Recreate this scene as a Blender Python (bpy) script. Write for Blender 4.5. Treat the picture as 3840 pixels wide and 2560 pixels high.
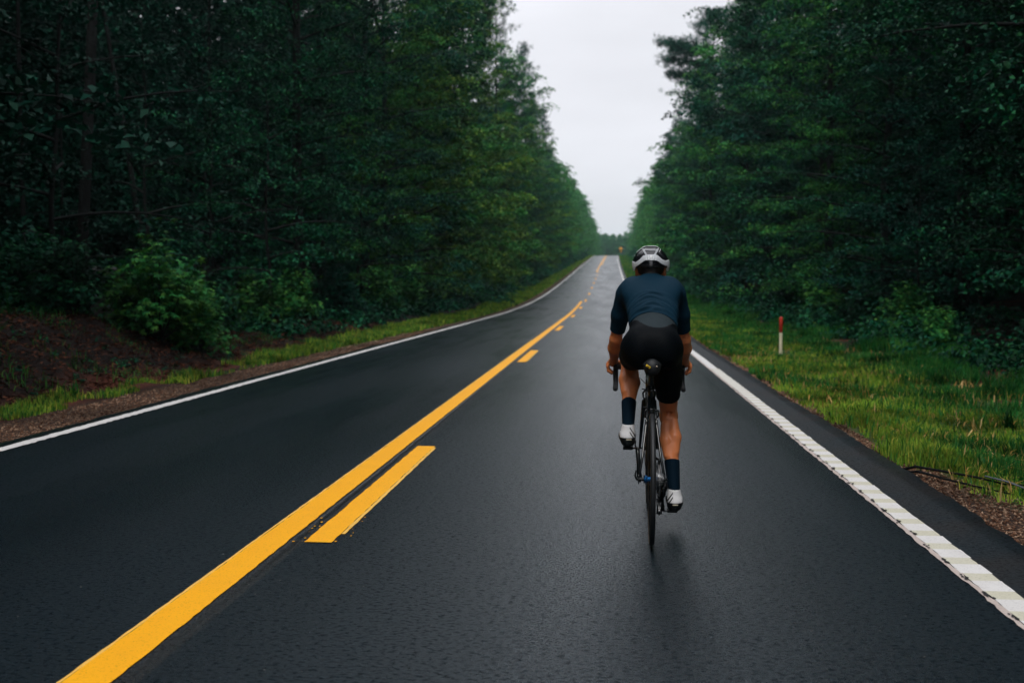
import bpy, bmesh, math, random
import numpy as np
from mathutils import Vector, Matrix
for o in list(bpy.data.objects): bpy.data.objects.remove(o)
S = bpy.context.scene
COL = S.collection
R = math.radians
# ------------------------------------------------------------------ camera
H_CAM = 1.33
cd = bpy.data.cameras.new("camera"); cam = bpy.data.objects.new("camera", cd); COL.objects.link(cam)
cam.location = (0, 0, H_CAM)
cam.rotation_euler = (R(90 - 3.228), 0, R(5.486))
cd.sensor_width = 36; cd.lens = 35; cd.clip_start = .05; cd.clip_end = 3000
cd.dof.use_dof = True; cd.dof.focus_distance = 5.25; cd.dof.aperture_fstop = 2.6
S.camera = cam
# ------------------------------------------------------------------ world
SUN_EL, SUN_AZ = 58, 188
w = bpy.data.worlds.new("World"); S.world = w; w.use_nodes = True
nt = w.node_tree; N = nt.nodes; L = nt.links
for n in list(N): N.remove(n)
out = N.new("ShaderNodeOutputWorld")
bg = N.new("ShaderNodeBackground"); bg.inputs[1].default_value = 0.1
sky = N.new("ShaderNodeTexSky"); sky.sky_type = 'NISHITA'; sky.sun_disc = False
sky.sun_elevation = R(SUN_EL); sky.sun_rotation = R(SUN_AZ); sky.dust_density = 6; sky.air_density = 1.2; sky.ozone_density = 1
hs = N.new("ShaderNodeHueSaturation"); hs.inputs['Saturation'].default_value = .25
L.new(sky.outputs[0], hs.inputs['Color'])
tc = N.new("ShaderNodeTexCoord"); sp = N.new("ShaderNodeSeparateXYZ"); L.new(tc.outputs['Generated'], sp.inputs[0])
# overcast cloud deck: brighter towards the zenith, soft cloud mottling
mr = N.new("ShaderNodeMapRange"); mr.interpolation_type = 'SMOOTHSTEP'
mr.inputs['From Min'].default_value = .12; mr.inputs['From Max'].default_value = .85
mr.inputs['To Min'].default_value = 9.5; mr.inputs['To Max'].default_value = 15.0
L.new(sp.outputs['Z'], mr.inputs['Value'])
mp = N.new("ShaderNodeMapping"); mp.inputs['Scale'].default_value = (1, 1, 3.5); L.new(tc.outputs['Generated'], mp.inputs[0])
nz = N.new("ShaderNodeTexNoise"); nz.inputs['Scale'].default_value = 3.0; nz.inputs['Detail'].default_value = 4; nz.inputs['Roughness'].default_value = .5
L.new(mp.outputs[0], nz.inputs['Vector'])
cl = N.new("ShaderNodeMapRange"); cl.inputs['From Min'].default_value = .3; cl.inputs['From Max'].default_value = .7
cl.inputs['To Min'].default_value = .90; cl.inputs['To Max'].default_value = 1.05; L.new(nz.outputs['Fac'], cl.inputs['Value'])
mul = N.new("ShaderNodeMath"); mul.operation = 'MULTIPLY'; L.new(mr.outputs[0], mul.inputs[0]); L.new(cl.outputs[0], mul.inputs[1])
cc = N.new("ShaderNodeVectorMath"); cc.operation = 'SCALE'; cc.inputs[0].default_value = (.985, .99, 1.06); L.new(mul.outputs[0], cc.inputs['Scale'])
mx = N.new("ShaderNodeMix"); mx.data_type = 'RGBA'; mx.inputs['Factor'].default_value = .9
L.new(hs.outputs[0], mx.inputs[6]); L.new(cc.outputs[0], mx.inputs[7])
L.new(mx.outputs[2], bg.inputs[0]); L.new(bg.outputs[0], out.inputs[0])
# ------------------------------------------------------------------ sun (veiled by cloud)
sl = bpy.data.lights.new("sun", 'SUN'); sl.energy = 1.5; sl.angle = R(16); sl.color = (1, .97, .92)
so = bpy.data.objects.new("sun", sl); COL.objects.link(so)
so.rotation_euler = (R(90 - SUN_EL), 0, R(180 - SUN_AZ))
# ------------------------------------------------------------------ output
S.view_settings.view_transform = 'Standard'; S.view_settings.look = 'None'
S.view_settings.exposure = 0.0; S.view_settings.gamma = 1
S.render.engine = 'CYCLES'
S.cycles.use_denoising = True
S.cycles.max_bounces = 6; S.cycles.diffuse_bounces = 2; S.cycles.glossy_bounces = 3; S.cycles.transmission_bounces = 3
S.cycles.transparent_max_bounces = 8; S.cycles.volume_bounces = 0
S.cycles.use_adaptive_sampling = True; S.cycles.adaptive_threshold = .02
S.cycles.caustics_reflective = False; S.cycles.caustics_refractive = False

# ------------------------------------------------------------------ helpers
def tag(o, label=None, cat=None, group=None, kind=None):
    if label: o['label'] = label
    if cat: o['category'] = cat
    if group: o['group'] = group
    if kind: o['kind'] = kind
    return o

class MB:
    """collects vertices and faces"""
    def __init__(s): s.v = []; s.f = {}; s.n = 0
    def add(s, v, *faces):
        v = np.asarray(v, float).reshape(-1, 3); s.v.append(v)
        for f in faces:
            f = np.asarray(f, int)
            if len(f): s.f.setdefault(f.shape[1], []).append(f + s.n)
        s.n += len(v)
    def arrays(s): return np.concatenate(s.v), {k: np.concatenate(x) for k, x in s.f.items()}
    def mesh(s, name, smooth=False):
        v, f = s.arrays()
        me = bpy.data.meshes.new(name)
        me.vertices.add(len(v)); me.vertices.foreach_set('co', v.astype(np.float32).ravel())
        nl = sum(a.size for a in f.values()); npoly = sum(len(a) for a in f.values())
        me.loops.add(nl); me.polygons.add(npoly)
        me.loops.foreach_set('vertex_index', np.concatenate([a.ravel() for a in f.values()]).astype(np.int32))
        tot = np.concatenate([np.full(len(a), k) for k, a in f.items()]).astype(np.int32)
        st = np.concatenate([[0], np.cumsum(tot)[:-1]]).astype(np.int32)
        me.polygons.foreach_set('loop_start', st)
        me.polygons.foreach_set('loop_total', tot)
        if smooth: me.polygons.foreach_set('use_smooth', np.ones(npoly, bool))
        me.update(calc_edges=True); me.validate()
        return me
    def build(s, name, mat, parent=None, smooth=False):
        me = s.mesh(name, smooth); me.materials.append(mat)
        return link(name, me, parent)
    # shapes
    def tube(s, pts, rad, n=8, cap=True, flat=None):
        pts = [Vector(p) for p in pts]; m = len(pts)
        if not hasattr(rad, '__len__'): rad = [rad] * m
        V = []; up = None
        for i in range(m):
            d = (pts[min(i + 1, m - 1)] - pts[max(i - 1, 0)]).normalized()
            if up is None:
                up = Vector((0, 0, 1)) if abs(d.z) < .9 else Vector((0, 1, 0))
            a = d.cross(up).normalized(); b = a.cross(d).normalized(); up = b
            ra = rad[i]; rb = ra if flat is None else ra * flat
            for k in range(n):
                t = 2 * math.pi * k / n
                V.append(pts[i] + a * math.cos(t) * ra + b * math.sin(t) * rb)
        F = [[i * n + k, i * n + (k + 1) % n, (i + 1) * n + (k + 1) % n, (i + 1) * n + k] for i in range(m - 1) for k in range(n)]
        if cap:
            V += [pts[0], pts[-1]]; c0 = m * n; c1 = c0 + 1
            T = [[(k + 1) % n, k, c0] for k in range(n)] + [[(m - 1) * n + k, (m - 1) * n + (k + 1) % n, c1] for k in range(n)]
            s.add([tuple(x) for x in V], F, T)
        else: s.add([tuple(x) for x in V], F)
    def box(s, c, d, rot=None, bev=0.0):
        x, y, z = [q / 2 for q in d]
        b = min(bev, x * .9, y * .9, z * .9)
        if b <= 0:
            V = np.array([(sx * x, sy * y, sz * z) for sx in (-1, 1) for sy in (-1, 1) for sz in (-1, 1)])
            F = [[0, 1, 3, 2], [4, 6, 7, 5], [0, 4, 5, 1], [2, 3, 7, 6], [0, 2, 6, 4], [1, 5, 7, 3]]
            T = []
        else:
            bm = bmesh.new(); bmesh.ops.create_cube(bm, size=1)
            for v in bm.verts: v.co = Vector((v.co.x * 2 * x, v.co.y * 2 * y, v.co.z * 2 * z))
            bmesh.ops.bevel(bm, geom=bm.edges[:], offset=b, segments=2, affect='EDGES', profile=.6)
            bm.verts.ensure_lookup_table()
            V = np.array([tuple(v.co) for v in bm.verts])
            F = [[v.index for v in f.verts] for f in bm.faces if len(f.verts) == 4]
            T = [[v.index for v in f.verts] for f in bm.faces if len(f.verts) == 3]; bm.free()
        if rot is not None: V = V @ np.array(rot.to_3x3()).T
        s.add(V + np.array(c), F, T)
    def lathe(s, prof, c, axis='x', n=32, close=False):
        """prof: list of (r, h); spun about the axis through c"""
        prof = list(prof); m = len(prof); V = []
        for r, h in prof:
            for k in range(n):
                t = 2 * math.pi * k / n
                p = (r * math.cos(t), r * math.sin(t))
                V.append({'x': (h, p[0], p[1]), 'y': (p[0], h, p[1]), 'z': (p[0], p[1], h)}[axis])
        mm = m if close else m - 1
        F = [[i * n + k, i * n + (k + 1) % n, ((i + 1) % m) * n + (k + 1) % n, ((i + 1) % m) * n + k] for i in range(mm) for k in range(n)]
        s.add(np.array(V) + np.array(c), F)

def link(name, me, parent=None):
    o = bpy.data.objects.new(name, me); COL.objects.link(o)
    if parent is not None: o.parent = parent
    return o
def empty(name, loc=(0, 0, 0), rz=0):
    o = bpy.data.objects.new(name, None); COL.objects.link(o); o.location = loc; o.rotation_euler = (0, 0, rz)
    o.empty_display_size = .3
    return o

def mat(name, col, rough=.5, metal=0, spec=.5, nscale=None, namp=.3, bump=0, bscale=None, coat=0, sheen=0):
    m = bpy.data.materials.new(name); m.use_nodes = True
    t = m.node_tree; b = t.nodes['Principled BSDF']
    b.inputs['Base Color'].default_value = (*col, 1); b.inputs['Roughness'].default_value = rough
    b.inputs['Metallic'].default_value = metal; b.inputs['Specular IOR Level'].default_value = spec
    b.inputs['Coat Weight'].default_value = coat
    if sheen: b.inputs['Sheen Weight'].default_value = sheen
    tc = t.nodes.new('ShaderNodeTexCoord')
    if nscale:
        nz = t.nodes.new('ShaderNodeTexNoise'); nz.inputs['Scale'].default_value = nscale; nz.inputs['Detail'].default_value = 4
        t.links.new(tc.outputs['Object'], nz.inputs['Vector'])
        mx = t.nodes.new('ShaderNodeMix'); mx.data_type = 'RGBA'
        mx.inputs[6].default_value = (*[c * (1 - namp) for c in col], 1); mx.inputs[7].default_value = (*[min(1, c * (1 + namp)) for c in col], 1)
        t.links.new(nz.outputs['Fac'], mx.inputs['Factor']); t.links.new(mx.outputs[2], b.inputs['Base Color'])
    if bump:
        n2 = t.nodes.new('ShaderNodeTexNoise'); n2.inputs['Scale'].default_value = bscale or 60; n2.inputs['Detail'].default_value = 4
        t.links.new(tc.outputs['Object'], n2.inputs['Vector'])
        bp = t.nodes.new('ShaderNodeBump'); bp.inputs['Strength'].default_value = 1; bp.inputs['Distance'].default_value = bump
        t.links.new(n2.outputs['Fac'], bp.inputs['Height']); t.links.new(bp.outputs[0], b.inputs['Normal'])
    return m

# ------------------------------------------------------------------ lie of the land
_sk = np.array([-400, 42, 60, 80, 100, 120, 140, 200, 285, 330, 400, 520, 700, 3000], float)
_gr = np.array([0, 0, .016, .034, .040, .044, .0445, .0445, .0445, .006, -.010, .0, .0, .0], float)
_ss = np.arange(-400, 3000, 1.0); _g = np.interp(_ss, _sk, _gr); _z = np.cumsum(_g); _z -= np.interp(0, _ss, _z)
def elev(s): return np.interp(s, _ss, _z)
def cx(s):
    t = np.clip((np.asarray(s, float) - 50) / 260, 0, 4); return 1.3 * np.minimum(t, 1) ** 2 + np.where(t > 1, 2.6 * (t - 1), 0)
XL, XR = -5.12, 2.13         # edges of the asphalt
def smooth(a, b, x):
    t = np.clip((np.asarray(x, float) - a) / (b - a), 0, 1); return t * t * (3 - 2 * t)
def vnoise(x, y, seed=0):
    """cheap smooth value noise, vectorised"""
    x = np.asarray(x, float); y = np.asarray(y, float)
    xi = np.floor(x).astype(np.int64); yi = np.floor(y).astype(np.int64); xf = x - xi; yf = y - yi
    def h(a, b):
        n = (a * 374761393 + b * 668265263 + seed * 1442695041) & 0xffffffff
        n = ((n ^ (n >> 13)) * 1274126177) & 0xffffffff
        return ((n ^ (n >> 16)) & 0xffff) / 65535.0
    u = xf * xf * (3 - 2 * xf); v = yf * yf * (3 - 2 * yf)
    return (h(xi, yi) * (1 - u) + h(xi + 1, yi) * u) * (1 - v) + (h(xi, yi + 1) * (1 - u) + h(xi + 1, yi + 1) * u) * v
def bank_h(s):
    return .62 * (1 - smooth(14.3, 18.5, s)) + .26 + .12 * vnoise(s / 6, s * 0 + 3.3)
def ground(X, s):
    """height of the natural ground at lateral X (relative to the road line) and distance s"""
    X = np.asarray(X, float); s = np.asarray(s, float)
    z = np.zeros(np.broadcast(X, s).shape)
    under = (X > XL) & (X < XR)
    l = smooth(-6.15, -8.7, X) * bank_h(s) + smooth(-9, -30, X) * 1.2
    r = -.10 * smooth(2.2, 3.6, X) + .12 * smooth(4.6, 7.0, X) + smooth(9, 30, X) * 1.0
    n = (vnoise(X * 1.1, s * 1.1, 1) - .5) * .10 + (vnoise(X * 4, s * 4, 2) - .5) * .05
    n = n + np.where(X < -6, ((vnoise(X * 2.6, s * 2.6, 51) - .5) * .12 + (vnoise(X * 7, s * 7, 52) - .5) * .07) * (s < 45), 0)
    n *= np.where(X < 0, smooth(-5.5, -6.8, X), smooth(2.4, 3.6, X))
    z = np.where(X < -5.1, l, np.where(X > 2.1, r, 0)) + n - .022
    z = np.where(under, -.10, z)
    return z + elev(s)
def P(X, s): return (float(X + cx(s)), float(s), float(ground(X, s)))
HAZE = .0003
# ================================================================== GROUND
def spacing(*segs):
    o = []
    for a, b, d in segs: o += list(np.arange(a, b - 1e-6, d))
    return np.array(o + [segs[-1][1]])
xs = np.concatenate([spacing((-600, -100, 60), (-100, -40, 8), (-40, -16, 2), (-16, -9.5, .4), (-9.5, -5.6, .14)), spacing((-5.5, -5.14, .09)), [-5.10, -3, 0],
                     [2.11, 2.15], spacing((2.22, 2.5, .07)), spacing((2.6, 8, .15), (8, 16, .5), (16, 40, 2), (40, 100, 8), (100, 600, 60))])
ys = spacing((-60, 2, 4), (2, 30, .14), (30, 60, .4), (60, 120, 1.5), (120, 340, 5), (340, 700, 15), (700, 2000, 80))
XX, YY = np.meshgrid(xs, ys); ZZ = ground(XX, YY)
V = np.stack([XX + cx(YY), YY, ZZ], -1).reshape(-1, 3)
nx_ = len(xs); i, j = np.meshgrid(np.arange(nx_ - 1), np.arange(len(ys) - 1)); a = (j * nx_ + i).ravel()
b_ = MB(); b_.add(V, np.stack([a, a + 1, a + 1 + nx_, a + nx_], 1)); gme = b_.mesh('ground', True)
wob = (vnoise(YY * 1.7, XX * 1.7, 5) - .5) * .5 + (vnoise(YY * 6, XX * 6, 6) - .5) * .22
gw_r = .10 + .50 * (1 - smooth(4.2, 8.2, YY)) ; gw_l = .42 + .32 * (1 - smooth(8, 20, YY))
grav = np.where(XX < 0, smooth(XL - gw_l - .25, XL - gw_l + .05, XX + wob * .5), 1 - smooth(XR + gw_r - .05, XR + gw_r + .25, XX + wob * .5))
wide = np.where(XX < 0, smooth(-7.0, -6.3, XX + wob) * smooth(15, 24, YY), (1 - smooth(4.6, 6.4, XX + wob * 3.0)))
wide = np.maximum(wide, np.where(XX < 0, smooth(-8.6, -7.2, XX) * smooth(45, 80, YY), (1 - smooth(6, 8, XX)) * smooth(40, 70, YY)))
clay = np.where(XX < 0, smooth(-6.9, -6.4, XX + wob) * (1 - smooth(-6.2, -5.9, XX)), 0) * (.35 + .9 * vnoise(YY * 1.3, XX * 3, 8)) + (vnoise(XX * 1.6, YY * 1.6, 9) > .68) * .8 * (XX > 4.2)
for nm, arr in (('gravel', grav), ('turf', wide), ('clay', np.clip(clay, 0, 1))):
    at = gme.attributes.new(nm, 'FLOAT', 'POINT'); at.data.foreach_set('value', arr.astype(np.float32).ravel())
def attr(t, n): a = t.nodes.new('ShaderNodeAttribute'); a.attribute_name = n; return a.outputs['Fac']
def noise(t, sc, det=4, vec=None, rough=.55):
    n = t.nodes.new('ShaderNodeTexNoise'); n.inputs['Scale'].default_value = sc; n.inputs['Detail'].default_value = det; n.inputs['Roughness'].default_value = rough
    if vec is not None: t.links.new(vec, n.inputs['Vector'])
    return n.outputs['Fac']
def ramp(t, fac, *stops):
    r = t.nodes.new('ShaderNodeValToRGB'); e = r.color_ramp.elements
    while len(e) < len(stops): e.new(.5)
    for k, (p, c) in enumerate(stops): e[k].position = p; e[k].color = (*c, 1)
    t.links.new(fac, r.inputs[0]); return r.outputs[0]
def mixc(t, f, a, b):
    m = t.nodes.new('ShaderNodeMix'); m.data_type = 'RGBA'
    for s_, v in ((m.inputs['Factor'], f), (m.inputs[6], a), (m.inputs[7], b)):
        if isinstance(v, (int, float)): s_.default_value = v
        elif isinstance(v, tuple): s_.default_value = (*v, 1)
        else: t.links.new(v, s_)
    return m.outputs[2]
def maprange(t, v, a, b, c, d):
    m = t.nodes.new('ShaderNodeMapRange'); t.links.new(v, m.inputs['Value'])
    for k, x in zip(('From Min', 'From Max', 'To Min', 'To Max'), (a, b, c, d)): m.inputs[k].default_value = x
    return m.outputs[0]
gm = bpy.data.materials.new('roadside_soil'); gm.use_nodes = True; t = gm.node_tree; B = t.nodes['Principled BSDF']
ob = t.nodes.new('ShaderNodeTexCoord').outputs['Object']
straw = ramp(t, noise(t, 22, 6, ob, .7), (.3, (.001, .0006, .0004)), (.55, (.006, .0020, .0012)), (.75, (.030, .009, .0045)))
grn = ramp(t, noise(t, 9, 5, ob), (.3, (.014, .035, .008)), (.7, (.04, .085, .014)))
cly = ramp(t, noise(t, 14, 5, ob), (.3, (.04, .010, .006)), (.7, (.14, .040, .020)))
vo = t.nodes.new('ShaderNodeTexVoronoi'); vo.inputs['Scale'].default_value = 42; t.links.new(ob, vo.inputs['Vector'])
vsep = t.nodes.new('ShaderNodeSeparateColor'); t.links.new(vo.outputs['Color'], vsep.inputs[0])
grv = ramp(t, vsep.outputs[0], (.0, (.030, .014, .009)), (.45, (.085, .042, .026)), (.85, (.17, .088, .050)), (1, (.28, .19, .13)))
grv = mixc(t, maprange(t, vo.outputs['Distance'], .35, .6, 0, .85), grv, (.012, .008, .006))
c = mixc(t, attr(t, 'turf'), straw, grn); c = mixc(t, attr(t, 'clay'), c, cly); c = mixc(t, attr(t, 'gravel'), c, grv)
t.links.new(c, B.inputs['Base Color']); B.inputs['Roughness'].default_value = .9; B.inputs['Specular IOR Level'].default_value = .2
bp = t.nodes.new('ShaderNodeBump'); bp.inputs['Strength'].default_value = .8; bp.inputs['Distance'].default_value = .02
t.links.new(noise(t, 35, 5, ob, .7), bp.inputs['Height']); t.links.new(bp.outputs[0], B.inputs['Normal'])
gme.materials.append(gm); g = link('ground', gme); tag(g, kind='structure')

# ================================================================== ROAD
rxs = np.concatenate([[XL - .03, XL], np.linspace(XL + .15, -2.0, 12), np.linspace(-1.85, -1.25, 7), np.linspace(-1.1, XR - .15, 12), [XR, XR + .03]])
rys = spacing((-60, 2, 4), (2, 14, .06), (14, 40, .2), (40, 130, 1), (130, 360, 3), (360, 800, 10))
XX, YY = np.meshgrid(rxs, rys)
edge = (vnoise(YY * 3, XX * 0 + 2, 11) - .5) * .05 + (vnoise(YY * 14, XX * 0 + 2, 12) - .5) * .03 + (vnoise(YY * .7, XX * 0, 13) - .5) * .07
isR = (XX >= XR - .01); isL = (XX <= XL + .01)
Xe = XX + np.where(isR | isL, edge, 0)
ZZ = elev(YY) + np.where((XX > XR + .01) | (XX < XL - .01), -.12, 0)
V = np.stack([Xe + cx(YY), YY, ZZ], -1).reshape(-1, 3); nx_ = len(rxs)
i, j = np.meshgrid(np.arange(nx_ - 1), np.arange(len(rys) - 1)); a = (j * nx_ + i).ravel()
b_ = MB(); b_.add(V, np.stack([a, a + 1, a + 1 + nx_, a + nx_], 1)); rme = b_.mesh('road')
at = rme.attributes.new('across', 'FLOAT', 'POINT'); at.data.foreach_set('value', XX.astype(np.float32).ravel())
am = bpy.data.materials.new('damp_asphalt'); am.use_nodes = True; t = am.node_tree; B = t.nodes['Principled BSDF']
ob = t.nodes.new('ShaderNodeTexCoord').outputs['Object']; ac = attr(t, 'across')
mpn = t.nodes.new('ShaderNodeMapping'); mpn.inputs['Scale'].default_value = (1, .12, 1); t.links.new(ob, mpn.inputs[0])
mpa = t.nodes.new('ShaderNodeMapping'); mpa.inputs['Scale'].default_value = (.55, 1, 1); t.links.new(ob, mpa.inputs[0])
base = ramp(t, noise(t, 75, 4, mpa.outputs[0], .75), (.36, (.0006, .0018, .0030)), (.50, (.0022, .0070, .0110)), (.62, (.006, .014, .020)), (.74, (.030, .040, .048)))
pit = maprange(t, noise(t, 62, 3, mpa.outputs[0], .6), .38, .50, .03, .36)
base = mixc(t, maprange(t, noise(t, 1.3, 4, mpn.outputs[0]), .4, .75, 0, .5), base, (.003, .006, .008))
vo = t.nodes.new('ShaderNodeTexVoronoi'); vo.inputs['Scale'].default_value = 38; t.links.new(ob, vo.inputs['Vector'])   # scattered pale chips
vs = t.nodes.new('ShaderNodeSeparateColor'); t.links.new(vo.outputs['Color'], vs.inputs[0])
chip = t.nodes.new('ShaderNodeMath'); chip.operation = 'MULTIPLY'
t.links.new(maprange(t, vs.outputs[1], .985, .99, 0, 1), chip.inputs[0]); t.links.new(maprange(t, vo.outputs['Distance'], .12, .2, 1, 0), chip.inputs[1])
base = mixc(t, chip.outputs[0], base, (.16, .15, .14))
# rougher scraped strip with a paving seam between the two yellow lines, silty shoulder outside the white line
def band(c_, hw, soft):
    d = t.nodes.new('ShaderNodeMath'); d.operation = 'SUBTRACT'; t.links.new(ac, d.inputs[0]); d.inputs[1].default_value = c_
    e = t.nodes.new('ShaderNodeMath'); e.operation = 'ABSOLUTE'; t.links.new(d.outputs[0], e.inputs[0])
    return maprange(t, e.outputs[0], hw, hw + soft, 1, 0)
wv = t.nodes.new('ShaderNodeMath'); wv.operation = 'MULTIPLY_ADD'; t.links.new(noise(t, 5, 3, ob), wv.inputs[0]); wv.inputs[1].default_value = .05; 
t.links.new(ac, wv.inputs[2])
d = t.nodes.new('ShaderNodeMath'); d.operation = 'SUBTRACT'; t.links.new(wv.outputs[0], d.inputs[0]); d.inputs[1].default_value = -1.615 + .025
e = t.nodes.new('ShaderNodeMath'); e.operation = 'ABSOLUTE'; t.links.new(d.outputs[0], e.inputs[0])
seam = maprange(t, e.outputs[0], .008, .022, 1, 0)
rg = t.nodes.new('ShaderNodeMath'); rg.operation = 'MULTIPLY'; t.links.new(band(-1.61, .035, .02), rg.inputs[0]); t.links.new(maprange(t, noise(t, 120, 2, ob), .45, .6, 0, .8), rg.inputs[1])
base = mixc(t, rg.outputs[0], base, (.045, .040, .034))
yp = t.nodes.new('ShaderNodeSeparateXYZ'); t.links.new(ob, yp.inputs[0])
sf = t.nodes.new('ShaderNodeMath'); sf.operation = 'MULTIPLY'; t.links.new(seam, sf.inputs[0]); t.links.new(maprange(t, yp.outputs['Y'], 4.0, 5.6, .1, .65), sf.inputs[1]); seam = sf.outputs[0]
base = mixc(t, seam, base, (.002, .0025, .003))
sh = t.nodes.new('ShaderNodeMath'); sh.operation = 'MULTIPLY'; t.links.new(band(1.98, .20, .04), sh.inputs[0]); t.links.new(maprange(t, noise(t, 2.2, 5, ob), .4, .65, .15, .9), sh.inputs[1])
base = mixc(t, sh.outputs[0], base, (.014, .010, .009))
t.links.new(base, B.inputs['Base Color'])
rr = t.nodes.new('ShaderNodeMath'); rr.operation = 'ADD'
t.links.new(maprange(t, noise(t, .9, 4, mpn.outputs[0]), .35, .7, .23, .35), rr.inputs[0]); t.links.new(maprange(t, noise(t, 90, 2, ob), .3, .7, -.06, .10), rr.inputs[1])
r2 = t.nodes.new('ShaderNodeMath'); r2.operation = 'ADD'; t.links.new(rr.outputs[0], r2.inputs[0]); t.links.new(maprange(t, band(1.98, .20, .04), 0, 1, 0, .22), r2.inputs[1])
t.links.new(r2.outputs[0], B.inputs['Roughness']); t.links.new(pit, B.inputs['Specular IOR Level']); B.inputs['Specular Tint'].default_value = (.66, .88, 1, 1)
b1 = t.nodes.new('ShaderNodeBump'); b1.inputs['Strength'].default_value = .75; b1.inputs['Distance'].default_value = .0027; t.links.new(noise(t, 70, 5, ob, .75), b1.inputs['Height'])
b2 = t.nodes.new('ShaderNodeBump'); b2.inputs['Strength'].default_value = .5; b2.inputs['Distance'].default_value = .012; b2.invert = True; t.links.new(seam, b2.inputs['Height']); t.links.new(b1.outputs[0], b2.inputs['Normal'])
t.links.new(b2.outputs[0], B.inputs['Normal'])
rme.materials.append(am); tag(link('road', rme), kind='structure')

# ------------------------------------------------------------------ road markings (sheets 4 mm above the asphalt)
def paint(name, col, edge, rough=.5, worn=.5):
    m = bpy.data.materials.new(name); m.use_nodes = True; t = m.node_tree; B = t.nodes['Principled BSDF']
    ob = t.nodes.new('ShaderNodeTexCoord').outputs['Object']
    c = mixc(t, maprange(t, noise(t, 6, 4, ob), .35, .7, 0, worn), col, edge)
    c = mixc(t, maprange(t, noise(t, 130, 3, ob), .56, .70, 0, .75), c, tuple(q * .55 for q in col))
    t.links.new(c, B.inputs['Base Color']); B.inputs['Roughness'].default_value = rough; B.inputs['Specular IOR Level'].default_value = .15
    bp = t.nodes.new('ShaderNodeBump'); bp.inputs['Strength'].default_value = .5; bp.inputs['Distance'].default_value = .002
    t.links.new(noise(t, 110, 3, ob), bp.inputs['Height']); t.links.new(bp.outputs[0], B.inputs['Normal']); return m
M_YEL = paint('yellow_paint', (.96, .44, .008), (.88, .39, .012)); M_WHT = paint('white_paint', (.74, .73, .72), (.62, .60, .58)); M_GRV = paint('silted_white_paint', (.60, .58, .46), (.64, .62, .54))
M_PNK = paint('overspray_white_paint', (.55, .47, .43), (.45, .38, .34))
def strip(mb, x0, x1, ys_, dz=.004, jag=.008, seed=0, crack=0):
    ys_ = np.asarray(ys_, float)
    j0 = (vnoise(ys_ * 20, ys_ * 0 + 1, seed + 20) - .5) * jag * 2; j1 = (vnoise(ys_ * 20, ys_ * 0 + 5, seed + 40) - .5) * jag * 2
    v = []
    for k, y in enumerate(ys_):
        z = float(elev(y)) + dz; c_ = float(cx(y))
        v += [(x0 + j0[k] + c_, y, z), (x1 + j1[k] + c_, y, z)]
    n = len(ys_); mb.add(v, [[2 * k, 2 * k + 1, 2 * k + 3, 2 * k + 2] for k in range(n - 1)])
def marking(name, mb, m): o = mb.build(name, m); tag(o, kind='structure'); return o
yy = spacing((-40, 2, 2), (2, 30, .05), (30, 66, .5)); m = MB(); strip(m, -1.815, -1.650, yy, jag=.003); strip(m, -1.815, -1.655, spacing((142, 352, 3)), seed=3)
# pale overspray margin on the left of the solid line is part of the paint
strip(m, -1.50, -1.38, spacing((180, 352, 3)), seed=5)
marking('solid_yellow_line', m, M_YEL)
rng = random.Random(4)
m = MB()
for k in range(-3, 12):
    s0 = 4.97 + 12.19 * k; s1 = s0 + 3.1; fine = .04 if k < 2 else .4
    strip(m, -1.560, -1.415, spacing((s0, s1, fine)), seed=60 + k, jag=.005 if k < 3 else 0)
    if k == 0:   # splashes of paint round the near end of the dash
        for q in range(18):
            a_ = rng.random()
            x = rng.choice([-1.575 - .05 * rng.random() ** 2, -1.40 + .09 * rng.random() ** 2]); y = s0 + rng.random() ** 1.5 * .6; r_ = .0015 + .0045 * rng.random()
            n_ = 6; m.add([(x + r_ * 1.3 * math.cos(6.283 * u / n_) * (.7 + .6 * rng.random()), y + r_ * 2 * math.sin(6.283 * u / n_) * (.7 + .6 * rng.random()), .0042) for u in range(n_)], [list(range(n_))])
marking('dashed_yellow_line', m, M_YEL)
m = MB(); strip(m, -1.830, -1.8165, spacing((-4, 2, 2), (2, 24, .03)), dz=.0038, jag=.0025, seed=91)
for k in range(0, 2): strip(m, -1.4135, -1.392, spacing((5.15 + 12.19 * k, 8.0 + 12.19 * k, .03)), dz=.0038, jag=.0025, seed=93 + k)
marking('yellow_overspray', m, paint('yellow_overspray_paint', (.85, .50, .10), (.70, .42, .10), .6, .5))
m = MB(); ys2 = spacing((-40, 2, 2), (2, 30, .05), (30, 352, 2))
strip(m, -4.95, -4.83, ys2, jag=.012, seed=7); marking('white_edge_line_left', m, M_WHT)
# right edge line: milled rumble grooves cross it every 27 cm
m = MB(); gv = MB(); pk = MB(); PITCH = .27; s = 1.2; k = 0
while s < 16:
    jx = rng.uniform(-.002, .002)
    strip(m, 1.635 + jx, 1.765 + rng.uniform(-.004, .008), [s, s + .03, s + .07, s + .11, s + .155], dz=.0045, jag=.003, seed=k)
    strip(gv, 1.636, 1.765, [s + .155, s + .19, s + .235, s + PITCH], dz=.0045, jag=.004, seed=k + 3)
    if s < 13:   # dark bite out of the inner margin where the groove starts
        for q in range(4):
            x = 1.628 + rng.uniform(-.012, .016); y = s + .165 + q * .022 + rng.uniform(-.01, .01); r_ = .005 + .006 * rng.random()
            gv2 = [(x + r_ * math.cos(6.283 * u / 7) * (.6 + .7 * rng.random()), y + 1.7 * r_ * math.sin(6.283 * u / 7), .0085) for u in range(7)]
            if q == 0: BITES = globals().get('BITES') or MB()
            BITES.add(gv2, [list(range(7))])
    s += PITCH; k += 1
strip(m, 1.625, 1.755, spacing((s, 352, 2)), dz=.004, seed=9)
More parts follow.
